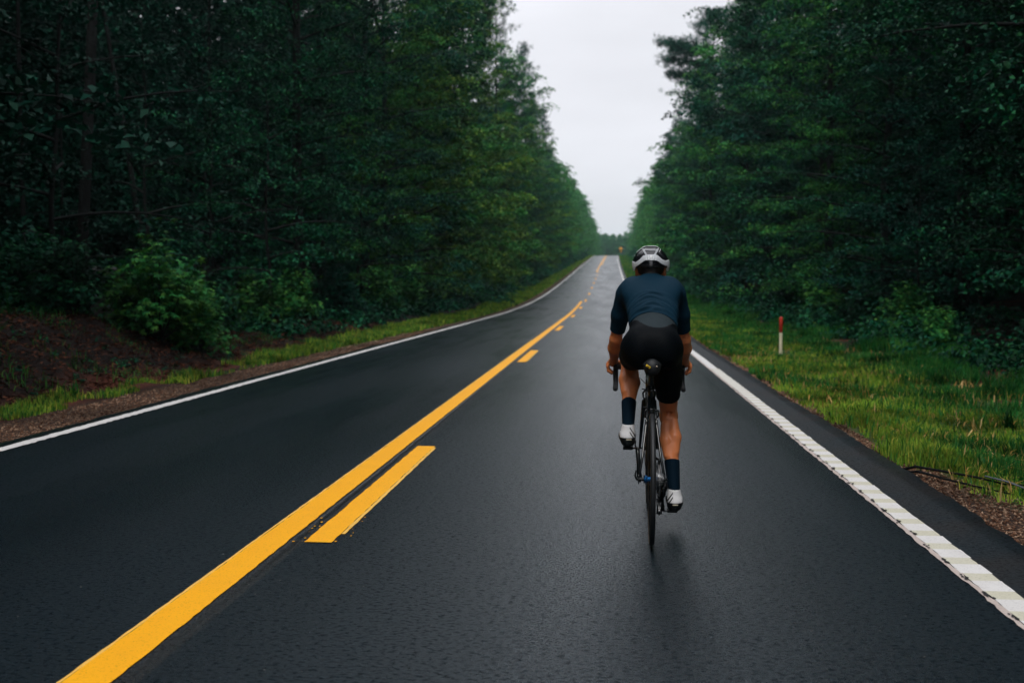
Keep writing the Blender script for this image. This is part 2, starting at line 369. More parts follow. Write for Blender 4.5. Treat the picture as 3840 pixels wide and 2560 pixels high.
strip(pk, 1.604, 1.634, spacing((1.2, 20, .05)), dz=.0042, jag=.006, seed=77)
marking('white_edge_line_right', m, M_WHT); marking('groove_paint', gv, M_GRV); marking('edge_overspray', pk, M_PNK)
marking('chipped_asphalt_spots', BITES, mat('bare_asphalt', (.012, .012, .014), .7))
# ================================================================== VEGETATION
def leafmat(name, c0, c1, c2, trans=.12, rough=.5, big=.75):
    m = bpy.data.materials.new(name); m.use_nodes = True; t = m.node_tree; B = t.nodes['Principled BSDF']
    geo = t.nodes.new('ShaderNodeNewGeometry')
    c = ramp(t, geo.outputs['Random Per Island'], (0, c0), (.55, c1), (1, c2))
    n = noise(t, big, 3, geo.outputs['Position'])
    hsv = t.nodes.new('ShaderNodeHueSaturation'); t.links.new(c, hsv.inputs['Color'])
    t.links.new(maprange(t, n, .33, .67, .30, 1.9), hsv.inputs['Value'])  # clump-sized value swing puts highlights and dark gaps into the colour
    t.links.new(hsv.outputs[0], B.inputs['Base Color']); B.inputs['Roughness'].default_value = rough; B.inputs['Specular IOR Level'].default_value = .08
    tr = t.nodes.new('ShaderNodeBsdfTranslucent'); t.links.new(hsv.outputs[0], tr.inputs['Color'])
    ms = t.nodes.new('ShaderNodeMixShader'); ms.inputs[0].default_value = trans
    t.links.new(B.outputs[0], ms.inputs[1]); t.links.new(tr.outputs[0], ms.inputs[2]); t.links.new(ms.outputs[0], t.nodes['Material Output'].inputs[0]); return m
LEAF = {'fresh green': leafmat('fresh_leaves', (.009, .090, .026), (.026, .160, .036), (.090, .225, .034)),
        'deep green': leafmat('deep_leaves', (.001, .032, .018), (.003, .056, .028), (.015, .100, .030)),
        'shade green': leafmat('shade_darkened_leaves', (.0008, .020, .013), (.0015, .034, .021), (.004, .050, .026)),  # darker leaf copy, the gloom of the inner wood put into its colour
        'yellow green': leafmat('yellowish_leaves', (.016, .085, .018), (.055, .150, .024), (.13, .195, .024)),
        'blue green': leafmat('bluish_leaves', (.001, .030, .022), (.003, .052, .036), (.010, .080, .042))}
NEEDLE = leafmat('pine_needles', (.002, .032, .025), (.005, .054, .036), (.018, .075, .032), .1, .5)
BARK = mat('furrowed_bark', (.009, .010, .010), .9, spec=.12, nscale=9, namp=.6, bump=.03, bscale=14)
BARK2 = mat('grey_bark', (.012, .013, .013), .9, spec=.12, nscale=6, namp=.4, bump=.015, bscale=25)
def nrm(a): return a / np.maximum(np.linalg.norm(a, axis=-1, keepdims=True), 1e-9)
def leaf_quads(mb, c, nrmls, ln, wd, g):
    n = len(c); u = g.normal(size=(n, 3)); u = nrm(u - (u * nrmls).sum(1, keepdims=True) * nrmls); v = np.cross(nrmls, u)
    ln = np.broadcast_to(ln, n)[:, None] * g.uniform(.7, 1.2, (n, 1)); wd = np.broadcast_to(wd, n)[:, None] * g.uniform(.7, 1.2, (n, 1))
    droop = nrmls * ln * .12
    V = np.stack([c - u * ln * .5, c + v * wd * .5 + droop, c + u * ln * .5 - droop, c - v * wd * .5 + droop], 1).reshape(-1, 3)
    mb.add(V, np.arange(4 * n).reshape(n, 4))
def star_leaves(mb, c, nrmls, ln, g):
    n = len(c); u = g.normal(size=(n, 3)); u[:, 2] -= .8; u = nrm(u - (u * nrmls).sum(1, keepdims=True) * nrmls); v = np.cross(nrmls, u)
    ln = ln * g.uniform(.65, 1.2, (n, 1)); lobes = [(-105, .62), (-52, .9), (0, 1), (52, .9), (105, .62)]
    vs = [c]; F = []
    for k, (a, l) in enumerate(lobes):
        def pt(r, an): return c + (u * math.cos(R(an)) + v * math.sin(R(an))) * ln * r
        vs += [pt(l, a) - nrmls * ln * .22]
    for k in range(6): a = (-140, -79, -26, 26, 79, 140)[k]; vs.append(c + (u * math.cos(R(a)) + v * math.sin(R(a))) * ln * .34)
    V = np.stack(vs, 1).reshape(-1, 3); b = np.arange(n)[:, None] * 12
    for k in range(5): F.append(b + np.array([0, 6 + k, 1 + k, 7 + k]))
    mb.add(V, np.concatenate(F))
def limb_set(g, H, Rr, zmin, nl, rise=.25, top=.12, shape=2.6, seed_=7):
    """limb polylines of a full-crowned tree"""
    o = []
    for i_ in range(nl):
        t_ = (i_ + g.uniform(0, 1)) / nl; z = zmin + (H - zmin) * t_
        prof = Rr * (.72 + .28 * math.sin(min(1, t_ / .3) * math.pi / 2)) * max(top, (1 - t_ ** shape)) 
        az = i_ * 2.39996 + g.normal() * .35; lump = float(vnoise(np.array(az % 6.2832) * .64, np.array(z / 3.1), int(seed_)))
        Lh = prof * g.uniform(.75, 1.15) * (.50 + .95 * smooth(.2, .8, lump))
        d = np.array([math.cos(az), math.sin(az), 0]); side = np.array([-d[1], d[0], 0]) * g.normal() * .18
        pts = []
        for f in np.linspace(0, 1, 6):
            zz = z + Lh * (rise + .5 * t_) * f - Lh * (.30 * (1 - t_)) * f * f
            pts.append(d * Lh * f + side * Lh * f * f + np.array([0, 0, min(zz, H)]))
        o.append((np.array(pts), Lh))
    return o
def tree_broadleaf(seed, H=21, Rr=4.1, zmin=.5, nl=82, pads=7, nleaf=125, leaf=.108, padr=(.45, .95), twigs=True):
    g = np.random.default_rng(seed); tr = MB(); cr = MB()
    zz = np.linspace(0, H * .97, 12); wx = np.cumsum(g.normal(size=12) * .05); wy = np.cumsum(g.normal(size=12) * .05); wx -= wx[0]; wy -= wy[0]
    axis = lambda z: np.stack([np.interp(z, zz, wx), np.interp(z, zz, wy), z * 0], -1)
    tr.tube([(wx[k], wy[k], zz[k] - (.3 if k == 0 else 0)) for k in range(12)], [(.20 * (1 - .93 * k / 11) + (.07 if k == 0 else 0)) * min(1, (H / 21) ** 1.4) for k in range(12)], 9)
    C = []
    for pts, Lh in limb_set(g, H, Rr, zmin, nl, seed_=seed):
        pts = pts + axis(pts[:1, 2] * np.ones(1))
        if twigs: tr.tube(pts, np.linspace(.012 + .009 * Lh, .006, 6), 4, False)
        np_ = max(2, int(pads * min(1, Lh / Rr + .25)))
        for f in np.linspace(.22, 1.0, np_):
            p = np.array([np.interp(f, np.linspace(0, 1, 6), pts[:, q]) for q in range(3)]) + g.normal(size=3) * np.array([.28, .28, .10]) * (.5 + f)
            C.append((p, g.uniform(*padr) * (.75 + .35 * f)))
    P0 = np.array([c_[0] for c_ in C]); Rp = np.array([c_[1] for c_ in C])
    n = nleaf; k = len(P0); r = np.sqrt(g.uniform(0, 1, (k, n))) * Rp[:, None]; a = g.uniform(0, 6.283, (k, n))
    dz = g.normal(size=(k, n)) * .07 - .45 * r * r / Rp[:, None] + .06 * np.sin(3 * a) * r
    pos = P0[:, None, :] + np.stack([r * np.cos(a), r * np.sin(a), dz], -1)
    nm = nrm(g.normal(size=(k, n, 3)) * .5 + np.stack([np.cos(a) * .35, np.sin(a) * .35, np.ones((k, n))], -1))
    leaf_quads(cr, pos.reshape(-1, 3), nm.reshape(-1, 3), leaf, leaf * .62, g)
    return tr, cr
def tree_pine(seed, H=25, Rr=2.9, zmin=8, nl=70, tufts=9, nneed=20, nlen=.30, nwid=.036, extra=(), shp=2.0):
    g = np.random.default_rng(seed); tr = MB(); cr = MB()
    zz = np.linspace(0, H, 14); wx = np.cumsum(g.normal(size=14) * .04); wy = np.cumsum(g.normal(size=14) * .04); wx -= wx[0]; wy -= wy[0]
    tr.tube([(wx[k], wy[k], zz[k] - (.3 if k == 0 else 0)) for k in range(14)], [(.17 * (1 - .93 * k / 13) + (.05 if k == 0 else 0)) for k in range(14)], 10)
    T = []; D = []
    def ax(z): return np.array([np.interp(z, zz, wx), np.interp(z, zz, wy), 0])
    for q in range(9):     # dead stubs under the crown
        z = g.uniform(1.5, max(3.0, zmin + 1)); az = g.uniform(0, 6.28); l = g.uniform(.4, 1.8); d = np.array([math.cos(az), math.sin(az), .15])
        tr.tube([ax(z) + [0, 0, z], ax(z) + [0, 0, z] + d * l * .5, ax(z) + [0, 0, z] + d * l + [0, 0, -.1]], [.02, .014, .006], 4, False)
    ls_ = limb_set(g, H, Rr, zmin, nl, rise=.15, top=.16, shape=shp)
    for z_, l_, a_ in extra:
        for q in range(10): a2 = a_ + g.normal() * .12; ls_.append((np.array([(math.cos(a2) * l_ * f, math.sin(a2) * l_ * f, z_ + g.normal() * .22 + l_ * .18 * f) for f in np.linspace(0, 1, 6)]), l_ * g.uniform(.8, 1)))
    for pts, Lh in ls_:
        pts = pts + ax(pts[0, 2]); tr.tube(pts, np.linspace(.014 + .010 * Lh, .008, 6), 4, False)
        dr = nrm(pts[-1] - pts[0])
        for q in range(tufts):
            f = g.uniform(.35, 1) if q else 1.0
            p = np.array([np.interp(f, np.linspace(0, 1, 6), pts[:, w_]) for w_ in range(3)]) + g.normal(size=3) * np.array([.30, .30, .16])
            T.append(p); D.append(nrm(dr + g.normal(size=3) * .45 + np.array([0, 0, .45])))
    T.append(ax(H) + [0, 0, H]); D.append(np.array([0, 0, 1.]))
    T = np.array(T); D = np.array(D); k = len(T)
    dr = nrm(D[:, None, :] * .75 + g.normal(size=(k, nneed, 3)) * .62); l = nlen * g.uniform(.6, 1.15, (k, nneed, 1))
    sd = nrm(np.cross(dr, g.normal(size=(k, nneed, 3)))) * nwid
    b = T[:, None, :] + g.normal(size=(k, nneed, 3)) * .09 - D[:, None, :] * g.uniform(0, .22, (k, nneed, 1)); V = np.stack([b - sd * .5, b + sd * .5, b + dr * l], 2).reshape(-1, 3)
    cr.add(V, np.arange(len(V)).reshape(-1, 3)); return tr, cr
VAR = {}
def variant(key, fn, lm, bm, **kw):
    tr, cr = fn(**kw); a = tr.mesh('trunk', True); a.materials.append(bm); c_ = cr.mesh('crown'); c_.materials.append(lm); VAR[key] = (a, c_)
G = LEAF['fresh green']
variant('b0', tree_broadleaf, G, BARK2, seed=1)
variant('b1', tree_broadleaf, G, BARK2, seed=2, H=20, Rr=4.4, zmin=.8, nl=78)
variant('b2', tree_broadleaf, G, BARK2, seed=3, H=22, Rr=3.7, zmin=.4, nl=86)
variant('c0', tree_broadleaf, G, BARK2, seed=5, leaf=.19, nleaf=105, nl=90, padr=(.5, 1.1))
variant('c1', tree_broadleaf, G, BARK2, seed=6, H=20, Rr=4.5, zmin=.8, leaf=.19, nleaf=105, nl=86, padr=(.5, 1.15))
variant('c2', tree_broadleaf, G, BARK2, seed=7, H=22, Rr=3.9, zmin=.4, leaf=.19, nleaf=100, nl=95, padr=(.5, 1.05))
variant('p0', tree_pine, NEEDLE, BARK, seed=11, zmin=2.5, nl=95, tufts=12, Rr=3.6)
variant('p1', tree_pine, NEEDLE, BARK, seed=12, H=24, zmin=1.5, nl=95, Rr=3.7, tufts=12)
variant('p2', tree_pine, NEEDLE, BARK, seed=15, H=24, zmin=2.0, nl=170, Rr=3.9, tufts=17, shp=6.0, extra=[(20.8, 4.6, 3.05), (20.2, 3.9, 3.4), (19.3, 4.3, 3.2), (18.3, 3.9, 2.9)])
variant('i0', tree_pine, NEEDLE, BARK, seed=13, H=24, zmin=12, nl=50, Rr=3.0, nneed=14, nwid=.05, nlen=.4)
variant('s0', tree_broadleaf, G, BARK2, seed=21, H=9, Rr=2.2, zmin=1.6, nl=22, pads=5, nleaf=34, leaf=.13, padr=(.3, .6))
def put_tree(name, key, X, s, sc=1, rz=0, lean=(0, 0), tone=None, label='', cat='tree', group=None, hscale=1):
    x, y, z = P(X, s); o = empty(name, (x, y, z), rz); o.scale = (sc, sc, sc * hscale); o.rotation_euler = (lean[0], lean[1], rz)
    tr = link('trunk', VAR[key][0], o); cr = link('crown', VAR[key][1], o)
    if tone: cr.material_slots[0].link = 'OBJECT'; cr.material_slots[0].material = LEAF[tone]
    return tag(o, label, cat, group)
ORD = 'first second third fourth fifth sixth seventh eighth ninth tenth eleventh twelfth thirteenth fourteenth fifteenth sixteenth seventeenth eighteenth nineteenth twentieth'.split()
rg_ = random.Random(77)
tones = ['fresh green', 'deep green', 'yellow green', 'blue green']
# (X, s, kind, scale, tone) of the trees whose crowns face the road
def row(side, rows, grp, where):
    for k, (X, s, key, sc, tone) in enumerate(rows):
        if key[0] == 'b' and s > 50: key = 'c' + key[1]
        pine = key[0] in 'pi'
        look = ('dark pine' if pine else f'{tone} tree')
        put_tree('pine_tree' if pine else 'broadleaf_tree', key, X, s, sc, 0 if key == 'p2' else rg_.uniform(0, 6.28), (rg_.uniform(-.02, .02), rg_.uniform(-.02, .02)),
                 None if pine else tone, f'{look}, {ORD[k]} from near end of the row {where}', 'pine tree' if pine else 'broadleaf tree', grp, rg_.uniform(.88, 1.10) if key != 'p2' else 1)
left = [(-9.6, 30.5, 'b2', .95, 'deep green'), (-10.4, 35.5, 'p1', .95, ''), (-10.0, 40.5, 'b0', 1.0, 'blue green'), (-10.2, 46, 'b1', 1.0, 'fresh green'), (-10.2, 52, 'b0', 1.05, 'yellow green'),  # fresh and yellow tones put highlights into the crowns that catch light
        (-10.6, 58, 'b2', 1.10, 'deep green'), (-10.5, 65, 'b1', 1.04, 'fresh green'), (-10.8, 72, 'p0', .97, ''), (-10.4, 80, 'b0', 1.05, 'yellow green'), (-9.8, 90, 'p1', 1.09, ''),
        (-10.0, 99, 'b1', 1.05, 'fresh green'), (-10.2, 108, 'b2', .98, 'deep green'), (-9.8, 119, 'p0', .99, ''), (-10.0, 128, 'b0', 1.0, 'yellow green'), (-10.2, 139, 'b2', .92, 'fresh green'),
        (-10.0, 151, 'p1', .90, ''), (-10.2, 164, 'b1', .93, 'fresh green'), (-10.0, 176, 'b0', .92, 'deep green')]
right = [(9.6, 17.5, 'b1', 1.0, 'deep green'), (9.4, 23, 'b0', 1.0, 'deep green'), (9.8, 29, 'b2', 1.0, 'blue green'), (9.4, 35, 'b1', 1.0, 'deep green'), (9.0, 41.5, 'b0', 1.05, 'fresh green'),
         (10.0, 48, 'p1', 1.0, ''), (9.8, 55, 'b2', 1.05, 'blue green'), (9.8, 63, 'b1', 1.05, 'deep green'), (9.8, 71, 'p0', 1.08, ''), (10.2, 79, 'b1', 1.18, 'fresh green'),
         (8.9, 89, 'p2', 1.0, ''), (9.3, 97, 'b2', 1.08, 'fresh green'), (10.2, 108, 'p0', .85, ''), (10.4, 119, 'b1', .92, 'deep green'), (10.4, 131, 'p1', .90, ''),
         (10.6, 144, 'b0', .95, 'fresh green'), (10.6, 157, 'p0', .85, ''), (10.6, 170, 'b2', .92, 'deep green')]
row('l', left, 'trees along the left roadside', 'left of the road')
row('r', right, 'trees along the right roadside', 'right of the road')
# slim trunks standing in the dark wood at the left
put_tree('pine_tree', 'i0', -11.2, 20.4, .78, 1.0, (0, R(3.2)), None, 'thick pine trunk with furrowed bark, standing nearest in the dark left wood', 'pine tree', hscale=1.35)
put_tree('pine_tree', 'i0', -12.4, 26.2, .48, 3.0, (0, R(9)), None, 'slender pine leaning to the right in the dark left wood', 'pine tree', hscale=1.9)
put_tree('pine_tree', 'i0', -14.6, 25.6, .26, 2.0, (0, R(.5)), None, 'thin pale straight trunk left of the thick pine', 'pine tree', hscale=3.2)
put_tree('pine_tree', 'i0', -14.4, 23.4, .40, 4.4, (0, R(-.6)), None, 'thin dark trunk at the far left edge of the picture', 'pine tree', hscale=2.2)
put_tree('pine_tree', 'i0', -13.6, 33.5, .40, 5.4, (0, R(-1)), None, 'straight dark pine behind the right end of the leafy left bush', 'pine tree', hscale=2.2)
# saplings under the big trees; the first two are added to shade the bank
sap = [(-10.2, 13.2, .95, 'shade green', 'small dark-leaved tree added to shade the bank at the far left edge'), (-10.0, 17.2, 1.0, 'shade green', 'small dark-leaved tree added for shade, right of the thick furrowed pine trunk'), (-8.9, 21.5, .62, 'deep green', 'spindly sapling with layered sprays behind the large star-leaved bush'), (-9.0, 26, .85, 'deep green', 'leafy sapling leaning out over the low dirt bank'),
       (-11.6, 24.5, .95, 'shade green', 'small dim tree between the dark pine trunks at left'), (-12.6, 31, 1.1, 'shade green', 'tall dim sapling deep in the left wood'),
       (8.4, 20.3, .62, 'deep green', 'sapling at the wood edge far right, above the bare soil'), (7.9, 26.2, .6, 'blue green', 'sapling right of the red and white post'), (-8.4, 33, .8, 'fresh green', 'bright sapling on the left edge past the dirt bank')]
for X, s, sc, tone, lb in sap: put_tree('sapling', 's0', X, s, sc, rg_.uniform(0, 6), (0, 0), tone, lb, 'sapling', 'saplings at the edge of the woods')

# ------------------------------------------------------------------ bushes with star-shaped leaves
def bush(seed, Rr=1.1, Hh=1.9, nst=30, per=62, leaf=.105):
    g = np.random.default_rng(seed); st = MB(); lf = MB(); P0 = []
    for q in range(nst):
        az = g.uniform(0, 6.283); el = g.uniform(.2, 1.4); l = g.uniform(.6, 1.05); d = np.array([math.cos(az) * math.cos(el) * Rr, math.sin(az) * math.cos(el) * Rr, math.sin(el) * Hh]) * l
        pts = [d * f + np.array([0, 0, .10 * math.sin(f * 3.14)]) for f in np.linspace(0, 1, 6)]
        st.tube(pts, np.linspace(.014, .003, 6), 4, False)
        for f in g.uniform(.25, 1, per) ** .7:
            p = np.array([np.interp(f, np.linspace(0, 1, 6), [a_[w_] for a_ in pts]) for w_ in range(3)]) + g.normal(size=3) * .13
            P0.append(p)
    P0 = np.array(P0); P0[:, 2] = np.abs(P0[:, 2]) + .02; nm = nrm(g.normal(size=P0.shape) * .45 + nrm(P0) * .5 + np.array([0, 0, .8])); star_leaves(lf, P0, nm, leaf, g)
    return st.mesh('stems', True), lf.mesh('foliage')
BUSH = []
for sd in (31, 32, 33):
    a, b = bush(sd); a.materials.append(BARK2); b.materials.append(G); BUSH.append((a, b))
bl = [(-7.55, 16.2, 1.05, 0, 'fresh green', 'large star-leaved bush spilling down the end of the dark dirt bank'), (-7.3, 17.3, .72, 1, 'fresh green', 'low bright bush touching the grass verge at the foot of the dirt bank'),
      (-8.2, 17.8, .9, 2, 'deep green', 'leafy bush just behind the large star-leaved bush'), (-8.6, 20.5, .75, 1, 'deep green', 'middle-sized bush right of the large star-leaved bush'),
      (-8.5, 23.6, .85, 0, 'fresh green', 'rounded bush on top of the low red dirt bank'), (-8.6, 27.0, .8, 2, 'fresh green', 'bush at the right end of the low red dirt bank'),
      (-8.4, 31, .95, 1, 'blue green', 'bluish bush beyond the low red dirt bank'), (-8.3, 36, 1.0, 2, 'fresh green', 'bright bush leaning to the left verge, next beyond the bluish one'),
      (-8.45, 15.1, .66, 2, 'deep green', 'low ragged bush left of the large star-leaved bush on the bank slope'), (-9.6, 15.4, .8, 1, 'deep green', 'dim bush on top of the dark bank, below the thick pine'), (-10.4, 14.6, .6, 2, 'deep green', 'faint low bush at the crest of the dark bank near the left edge'),
      (7.3, 14.6, .55, 0, 'deep green', 'dim bush at the far right under the overhanging branches'), (7.6, 18.2, .55, 1, 'deep green', 'low dark bush behind the bare soil at right'),
      (6.9, 21.5, .5, 2, 'fresh green', 'small bush in the grass right of the red and white post'), (7.3, 25.5, .8, 1, 'fresh green', 'bush directly behind the red and white post'),
      (7.6, 30, .9, 0, 'deep green', 'bush behind and left of the red and white post'), (7.4, 36, .9, 2, 'fresh green', 'bush on the right wood edge, half way to the cyclist'),
      (7.6, 43, 1.0, 1, 'deep green', 'bush on the right wood edge, close to the right of the cyclist')]
for k in range(11):
    bl.append((-8.3 - .25 * (k % 3) - .012 * k * 8, 41 + 7.2 * k + .4 * (k % 2), 1.0 + .12 * (k % 3), k % 3, ('fresh green', 'yellow green', 'fresh green')[k % 3], f'{ORD[k]} of the bright bushes lining the left verge beyond the bluish bush'))
for X, s, sc, v, tone, lb in bl:
    x, y, z = P(X, s); o = empty('bush', (x, y, z - .03), rg_.uniform(0, 6.28)); o.scale = (sc, sc, sc); link('stems', BUSH[v][0], o); f = link('foliage', BUSH[v][1], o)
    f.material_slots[0].link = 'OBJECT'; f.material_slots[0].material = LEAF[tone]; tag(o, lb, 'bush', 'bushes at the edge of the woods')

# ------------------------------------------------------------------ the woods behind the front row, and everything past 180 m
lows = []
for sd in range(4):
    _, c_ = tree_broadleaf(100 + sd, H=20, Rr=3.4, zmin=1.0, nl=60, pads=5, nleaf=16, leaf=.62, padr=(.5, 1.1), twigs=False); lows.append(c_.arrays()[0])
fars = []
for sd in range(4):
    _, c_ = tree_broadleaf(120 + sd, H=20, Rr=3.5, zmin=1.0, nl=60, pads=4, nleaf=20, leaf=.42, padr=(.6, 1.2), twigs=False); fars.append(c_.arrays()[0])
def woods(name, spots, src, label, m):
    mb = MB(); g = np.random.default_rng(len(spots)); stems = MB()
    for X, s, sc in spots:
        v = src[g.integers(len(src))]; a = g.uniform(0, 6.283); c_, sn = math.cos(a), math.sin(a)
        q = v * np.array([sc * g.uniform(.9, 1.15), sc * g.uniform(.9, 1.15), sc]); q = np.stack([q[:, 0] * c_ - q[:, 1] * sn, q[:, 0] * sn + q[:, 1] * c_, q[:, 2]], 1) + np.array(P(X, s))
        mb.add(q, np.arange(len(q)).reshape(-1, 4))
    o = mb.build(name, m); tag(o, label, 'woods', kind='stuff'); return o
g = np.random.default_rng(9)
inner = []
for s in np.arange(-34, 186, 6.2):
    for sd in (-1, 1):
        for k, X in enumerate((15.0, 20.5, 27, 34, 42)):
            inner.append((sd * (X + g.uniform(-1, 1)) + (-1.5 if sd < 0 else 0), s + g.uniform(-1.5, 1.5), g.uniform(.9, 1.08) * (1.12 if k else 1)))
for s in np.arange(0, 190, 4.2):
    for X in (50, 55): inner.append((-X + g.uniform(-1, 1), s, 1.0)); inner.append((X, s, 1.0))
for s in np.arange(-34, 12, 5.5): inner.append((-10.8, s, 1.0)); inner.append((10.0, s, 1.0))
near_in = [q for q in inner if q[0] < 0 and 3 < q[1] < 62 and q[0] > -24]; inner = [q for q in inner if q not in near_in]
fine = []
for sd in range(3):
    _, c_ = tree_broadleaf(140 + sd, H=20, Rr=3.6, zmin=2.2, nl=75, pads=6, nleaf=36, leaf=.20, padr=(.45, 1.0), twigs=False); fine.append(c_.arrays()[0])
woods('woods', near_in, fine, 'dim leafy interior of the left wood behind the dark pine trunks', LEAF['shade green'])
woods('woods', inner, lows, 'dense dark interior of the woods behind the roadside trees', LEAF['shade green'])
far = []
for s in np.arange(183, 545, 7.5):
    for sd in (-1, 1):
        for k, X in enumerate((10.2, 15.5)):
            far.append((sd * (X + g.uniform(-.8, .8)) - (1.2 if sd < 0 and s > 300 else 0) * 0, s + g.uniform(-2, 2), g.uniform(.82, 1.05)))
woods('woods', far, fars, 'distant roadside woods fading into mist towards the crest of the hill', LEAF['fresh green'])
back = [(x + g.uniform(-2, 2), s + g.uniform(-4, 4), g.uniform(.84, 1.0)) for s in (540, 547, 554, 561, 568) for x in np.arange(-40, 42, 2.6)]
woods('woods', back, lows, 'misty woods closing the view beyond the crest of the road', LEAF['fresh green'])  # brighter leaf tone stands in for part of the distance haze

# ------------------------------------------------------------------ low undergrowth along the foot of the woods
g = np.random.default_rng(5); ug = MB()
for sd, x0, x1 in ((-1, -11.5, -7.2), (1, 5.9, 9.5)):
    n = 2600; s = 12 + 300 * g.uniform(0, 1, n) ** 1.7; X = g.uniform(x0, x1, n); keep = vnoise(X * .6, s * .35, 15) > .38; s = s[keep]; X = X[keep]
    if sd < 0: k2 = (s > 19) | (X < -9.2); s = s[k2]; X = X[k2]
    sz = (.22 + .30 * g.uniform(0, 1, len(s))) * (1 + s / 130)
    hgt = sz * g.uniform(.5, 2.0, len(s)); base = np.stack([X + cx(s), s, ground(X, s)], 1); m_ = 46
    d = nrm(g.normal(size=(len(s), m_, 3))); d[..., 2] = np.abs(d[..., 2]); rr_ = g.uniform(.3, 1, (len(s), m_, 1))
    p = base[:, None, :] + d * rr_ * np.stack([sz, sz, hgt], 1)[:, None, :]
    nm = nrm(d + g.normal(size=d.shape) * .5 + np.array([0, 0, .6])); lz = np.repeat(.07 + s * .0022, m_)
    leaf_quads(ug, p.reshape(-1, 3), nm.reshape(-1, 3), lz, lz * .62, g)
n = 150; s = g.uniform(8, 18, n); X = g.uniform(-9.6, -6.6, n); sz = .05 + .09 * g.uniform(0, 1, n); base = np.stack([X + cx(s), s, ground(X, s)], 1)
d = nrm(g.normal(size=(n, 16, 3))); d[..., 2] = np.abs(d[..., 2]) * 1.3; p = base[:, None, :] + d * g.uniform(.3, 1, (n, 16, 1)) * sz[:, None, None]; leaf_quads(ug, p.reshape(-1, 3), nrm(d + np.array([0, 0, .6])).reshape(-1, 3), .05, .03, g)
tag(ug.build('undergrowth', LEAF['deep green']), 'low leafy undergrowth along the foot of the woods', 'undergrowth', kind='stuff')  # deep tone also puts the shade at the wood's foot into the leaves

# ------------------------------------------------------------------ grass
GRASS = leafmat('verge_grass', (.075, .180, .018), (.150, .275, .028), (.31, .30, .05), .35, .5, 1.1)
LUSH = leafmat('lush_grass', (.006, .078, .018), (.020, .128, .026), (.070, .165, .030), .35, .45, 1.3)  # lush growth, toned down further for the shade towards the trees
TAN = leafmat('ripe_seed_heads', (.26, .15, .04), (.38, .23, .07), (.50, .36, .16), .3, .6)
def blades(mb, X, s, h, wdt, g, lean=.45, sink=.01):
    n = len(X); b = np.stack([X + cx(s), s, ground(X, s) - sink], 1); a = g.uniform(0, 6.283, n); d = np.stack([np.cos(a), np.sin(a), a * 0], 1)
    f = g.uniform(0, 6.283, n); sd = np.stack([np.cos(f), np.sin(f), f * 0], 1) * (wdt * .5)[:, None]; k = np.abs(g.normal(size=n) * lean)[:, None]; hh = h[:, None]; up = np.array([0, 0, 1.])
    m1 = b + up * hh * .55 + d * hh * k * .25; tp = b + up * hh * (1 - .35 * np.minimum(k, 1.3)) + d * hh * k * .9
    V = np.stack([b - sd, b + sd, m1 + sd * .8, m1 - sd * .8, tp], 1).reshape(-1, 3); q = np.arange(n)[:, None] * 5
    mb.add(V, q + np.array([0, 1, 2, 3]), q + np.array([3, 2, 4]))
g = np.random.default_rng(6); gr = MB(); lu = MB(); tn = MB()
n = 420000; u = g.uniform(0, 1, n); s = 3.6 * (330 / 3.6) ** (u ** 1.0); X = 2.16 + 5.6 * g.uniform(0, 1, n) ** 1.25
edge_ = XR + .06 + .42 * (1 - smooth(4.0, 8.0, s)) + (vnoise(s * 2.2, s * 0, 31) - .5) * .35 * (1 - smooth(10, 40, s)) + (vnoise(s * 9, s * 0, 32) - .5) * .12
dens = smooth(.30, .5, vnoise(X * 1.6, s * 1.6, 33) + .25 - .42 * smooth(4.2, 6.2, X)) * (1 - .9 * smooth(6.2, 7.6, X)) * (.25 + .75 * smooth(0, .4, X - edge_))
keep = (X > edge_) & (g.uniform(0, 1, n) < dens); X = X[keep]; s = s[keep]
h = (.04 + .065 * g.uniform(0, 1, len(X))) * (.6 + .9 * vnoise(X * 1.2, s * 1.2, 34)) * (1 + .8 * smooth(4, 6.5, X)) * (1 + .012 * np.minimum(s, 80)); wd = .0035 + .00075 * s
lush = g.uniform(0, 1, len(X)) < np.clip(smooth(.35, .85, vnoise(X * .9, s * .7, 35)) * .7 + smooth(3.6, 5.6, X), .08, .96); sel = ~lush
blades(gr, X[sel], s[sel], h[sel], wd[sel], g); blades(lu, X[lush], s[lush], h[lush] * 1.35, wd[lush] * 1.15, g)
# left verge: a narrow ribbon
n = 130000; s = 7 * (330 / 7) ** g.uniform(0, 1, n); X = -5.45 - 1.9 * g.uniform(0, 1, n) ** 1.2 - .9 * smooth(40, 90, s) * g.uniform(0, 1, n)
e0 = -5.68 - .18 * vnoise(s * 1.5, s * 0, 41) + .35 * smooth(18, 40, s); e1 = -6.30 - .25 * vnoise(s, s * 0, 42) - .4 * smooth(18, 26, s) - 1.2 * smooth(45, 80, s)
keep = (X < e0) & (X > e1) & ((vnoise(X * 3, s * 1.1, 43) > .45 - .4 * smooth(14, 22, s))); X = X[keep]; s = s[keep]
h = (.05 + .09 * g.uniform(0, 1, len(X))) * (.6 + .8 * vnoise(s, X, 44)) * (1 + .010 * np.minimum(s, 80)); sel = g.uniform(0, 1, len(X)) < .65
blades(gr, X[sel], s[sel], h[sel], .0035 + .00075 * s[sel], g); blades(lu, X[~sel], s[~sel], h[~sel], .0035 + .00075 * s[~sel], g)
# sparse blades on the bank
n = 11000; s = 7 + 20 * g.uniform(0, 1, n); X = g.uniform(-9.5, -6.2, n); kk = vnoise(X * 1.5, s * 1.5, 45) > .66; blades(lu, X[kk], s[kk], .05 + .15 * g.uniform(0, 1, kk.sum()), np.full(kk.sum(), .009), g, .8)
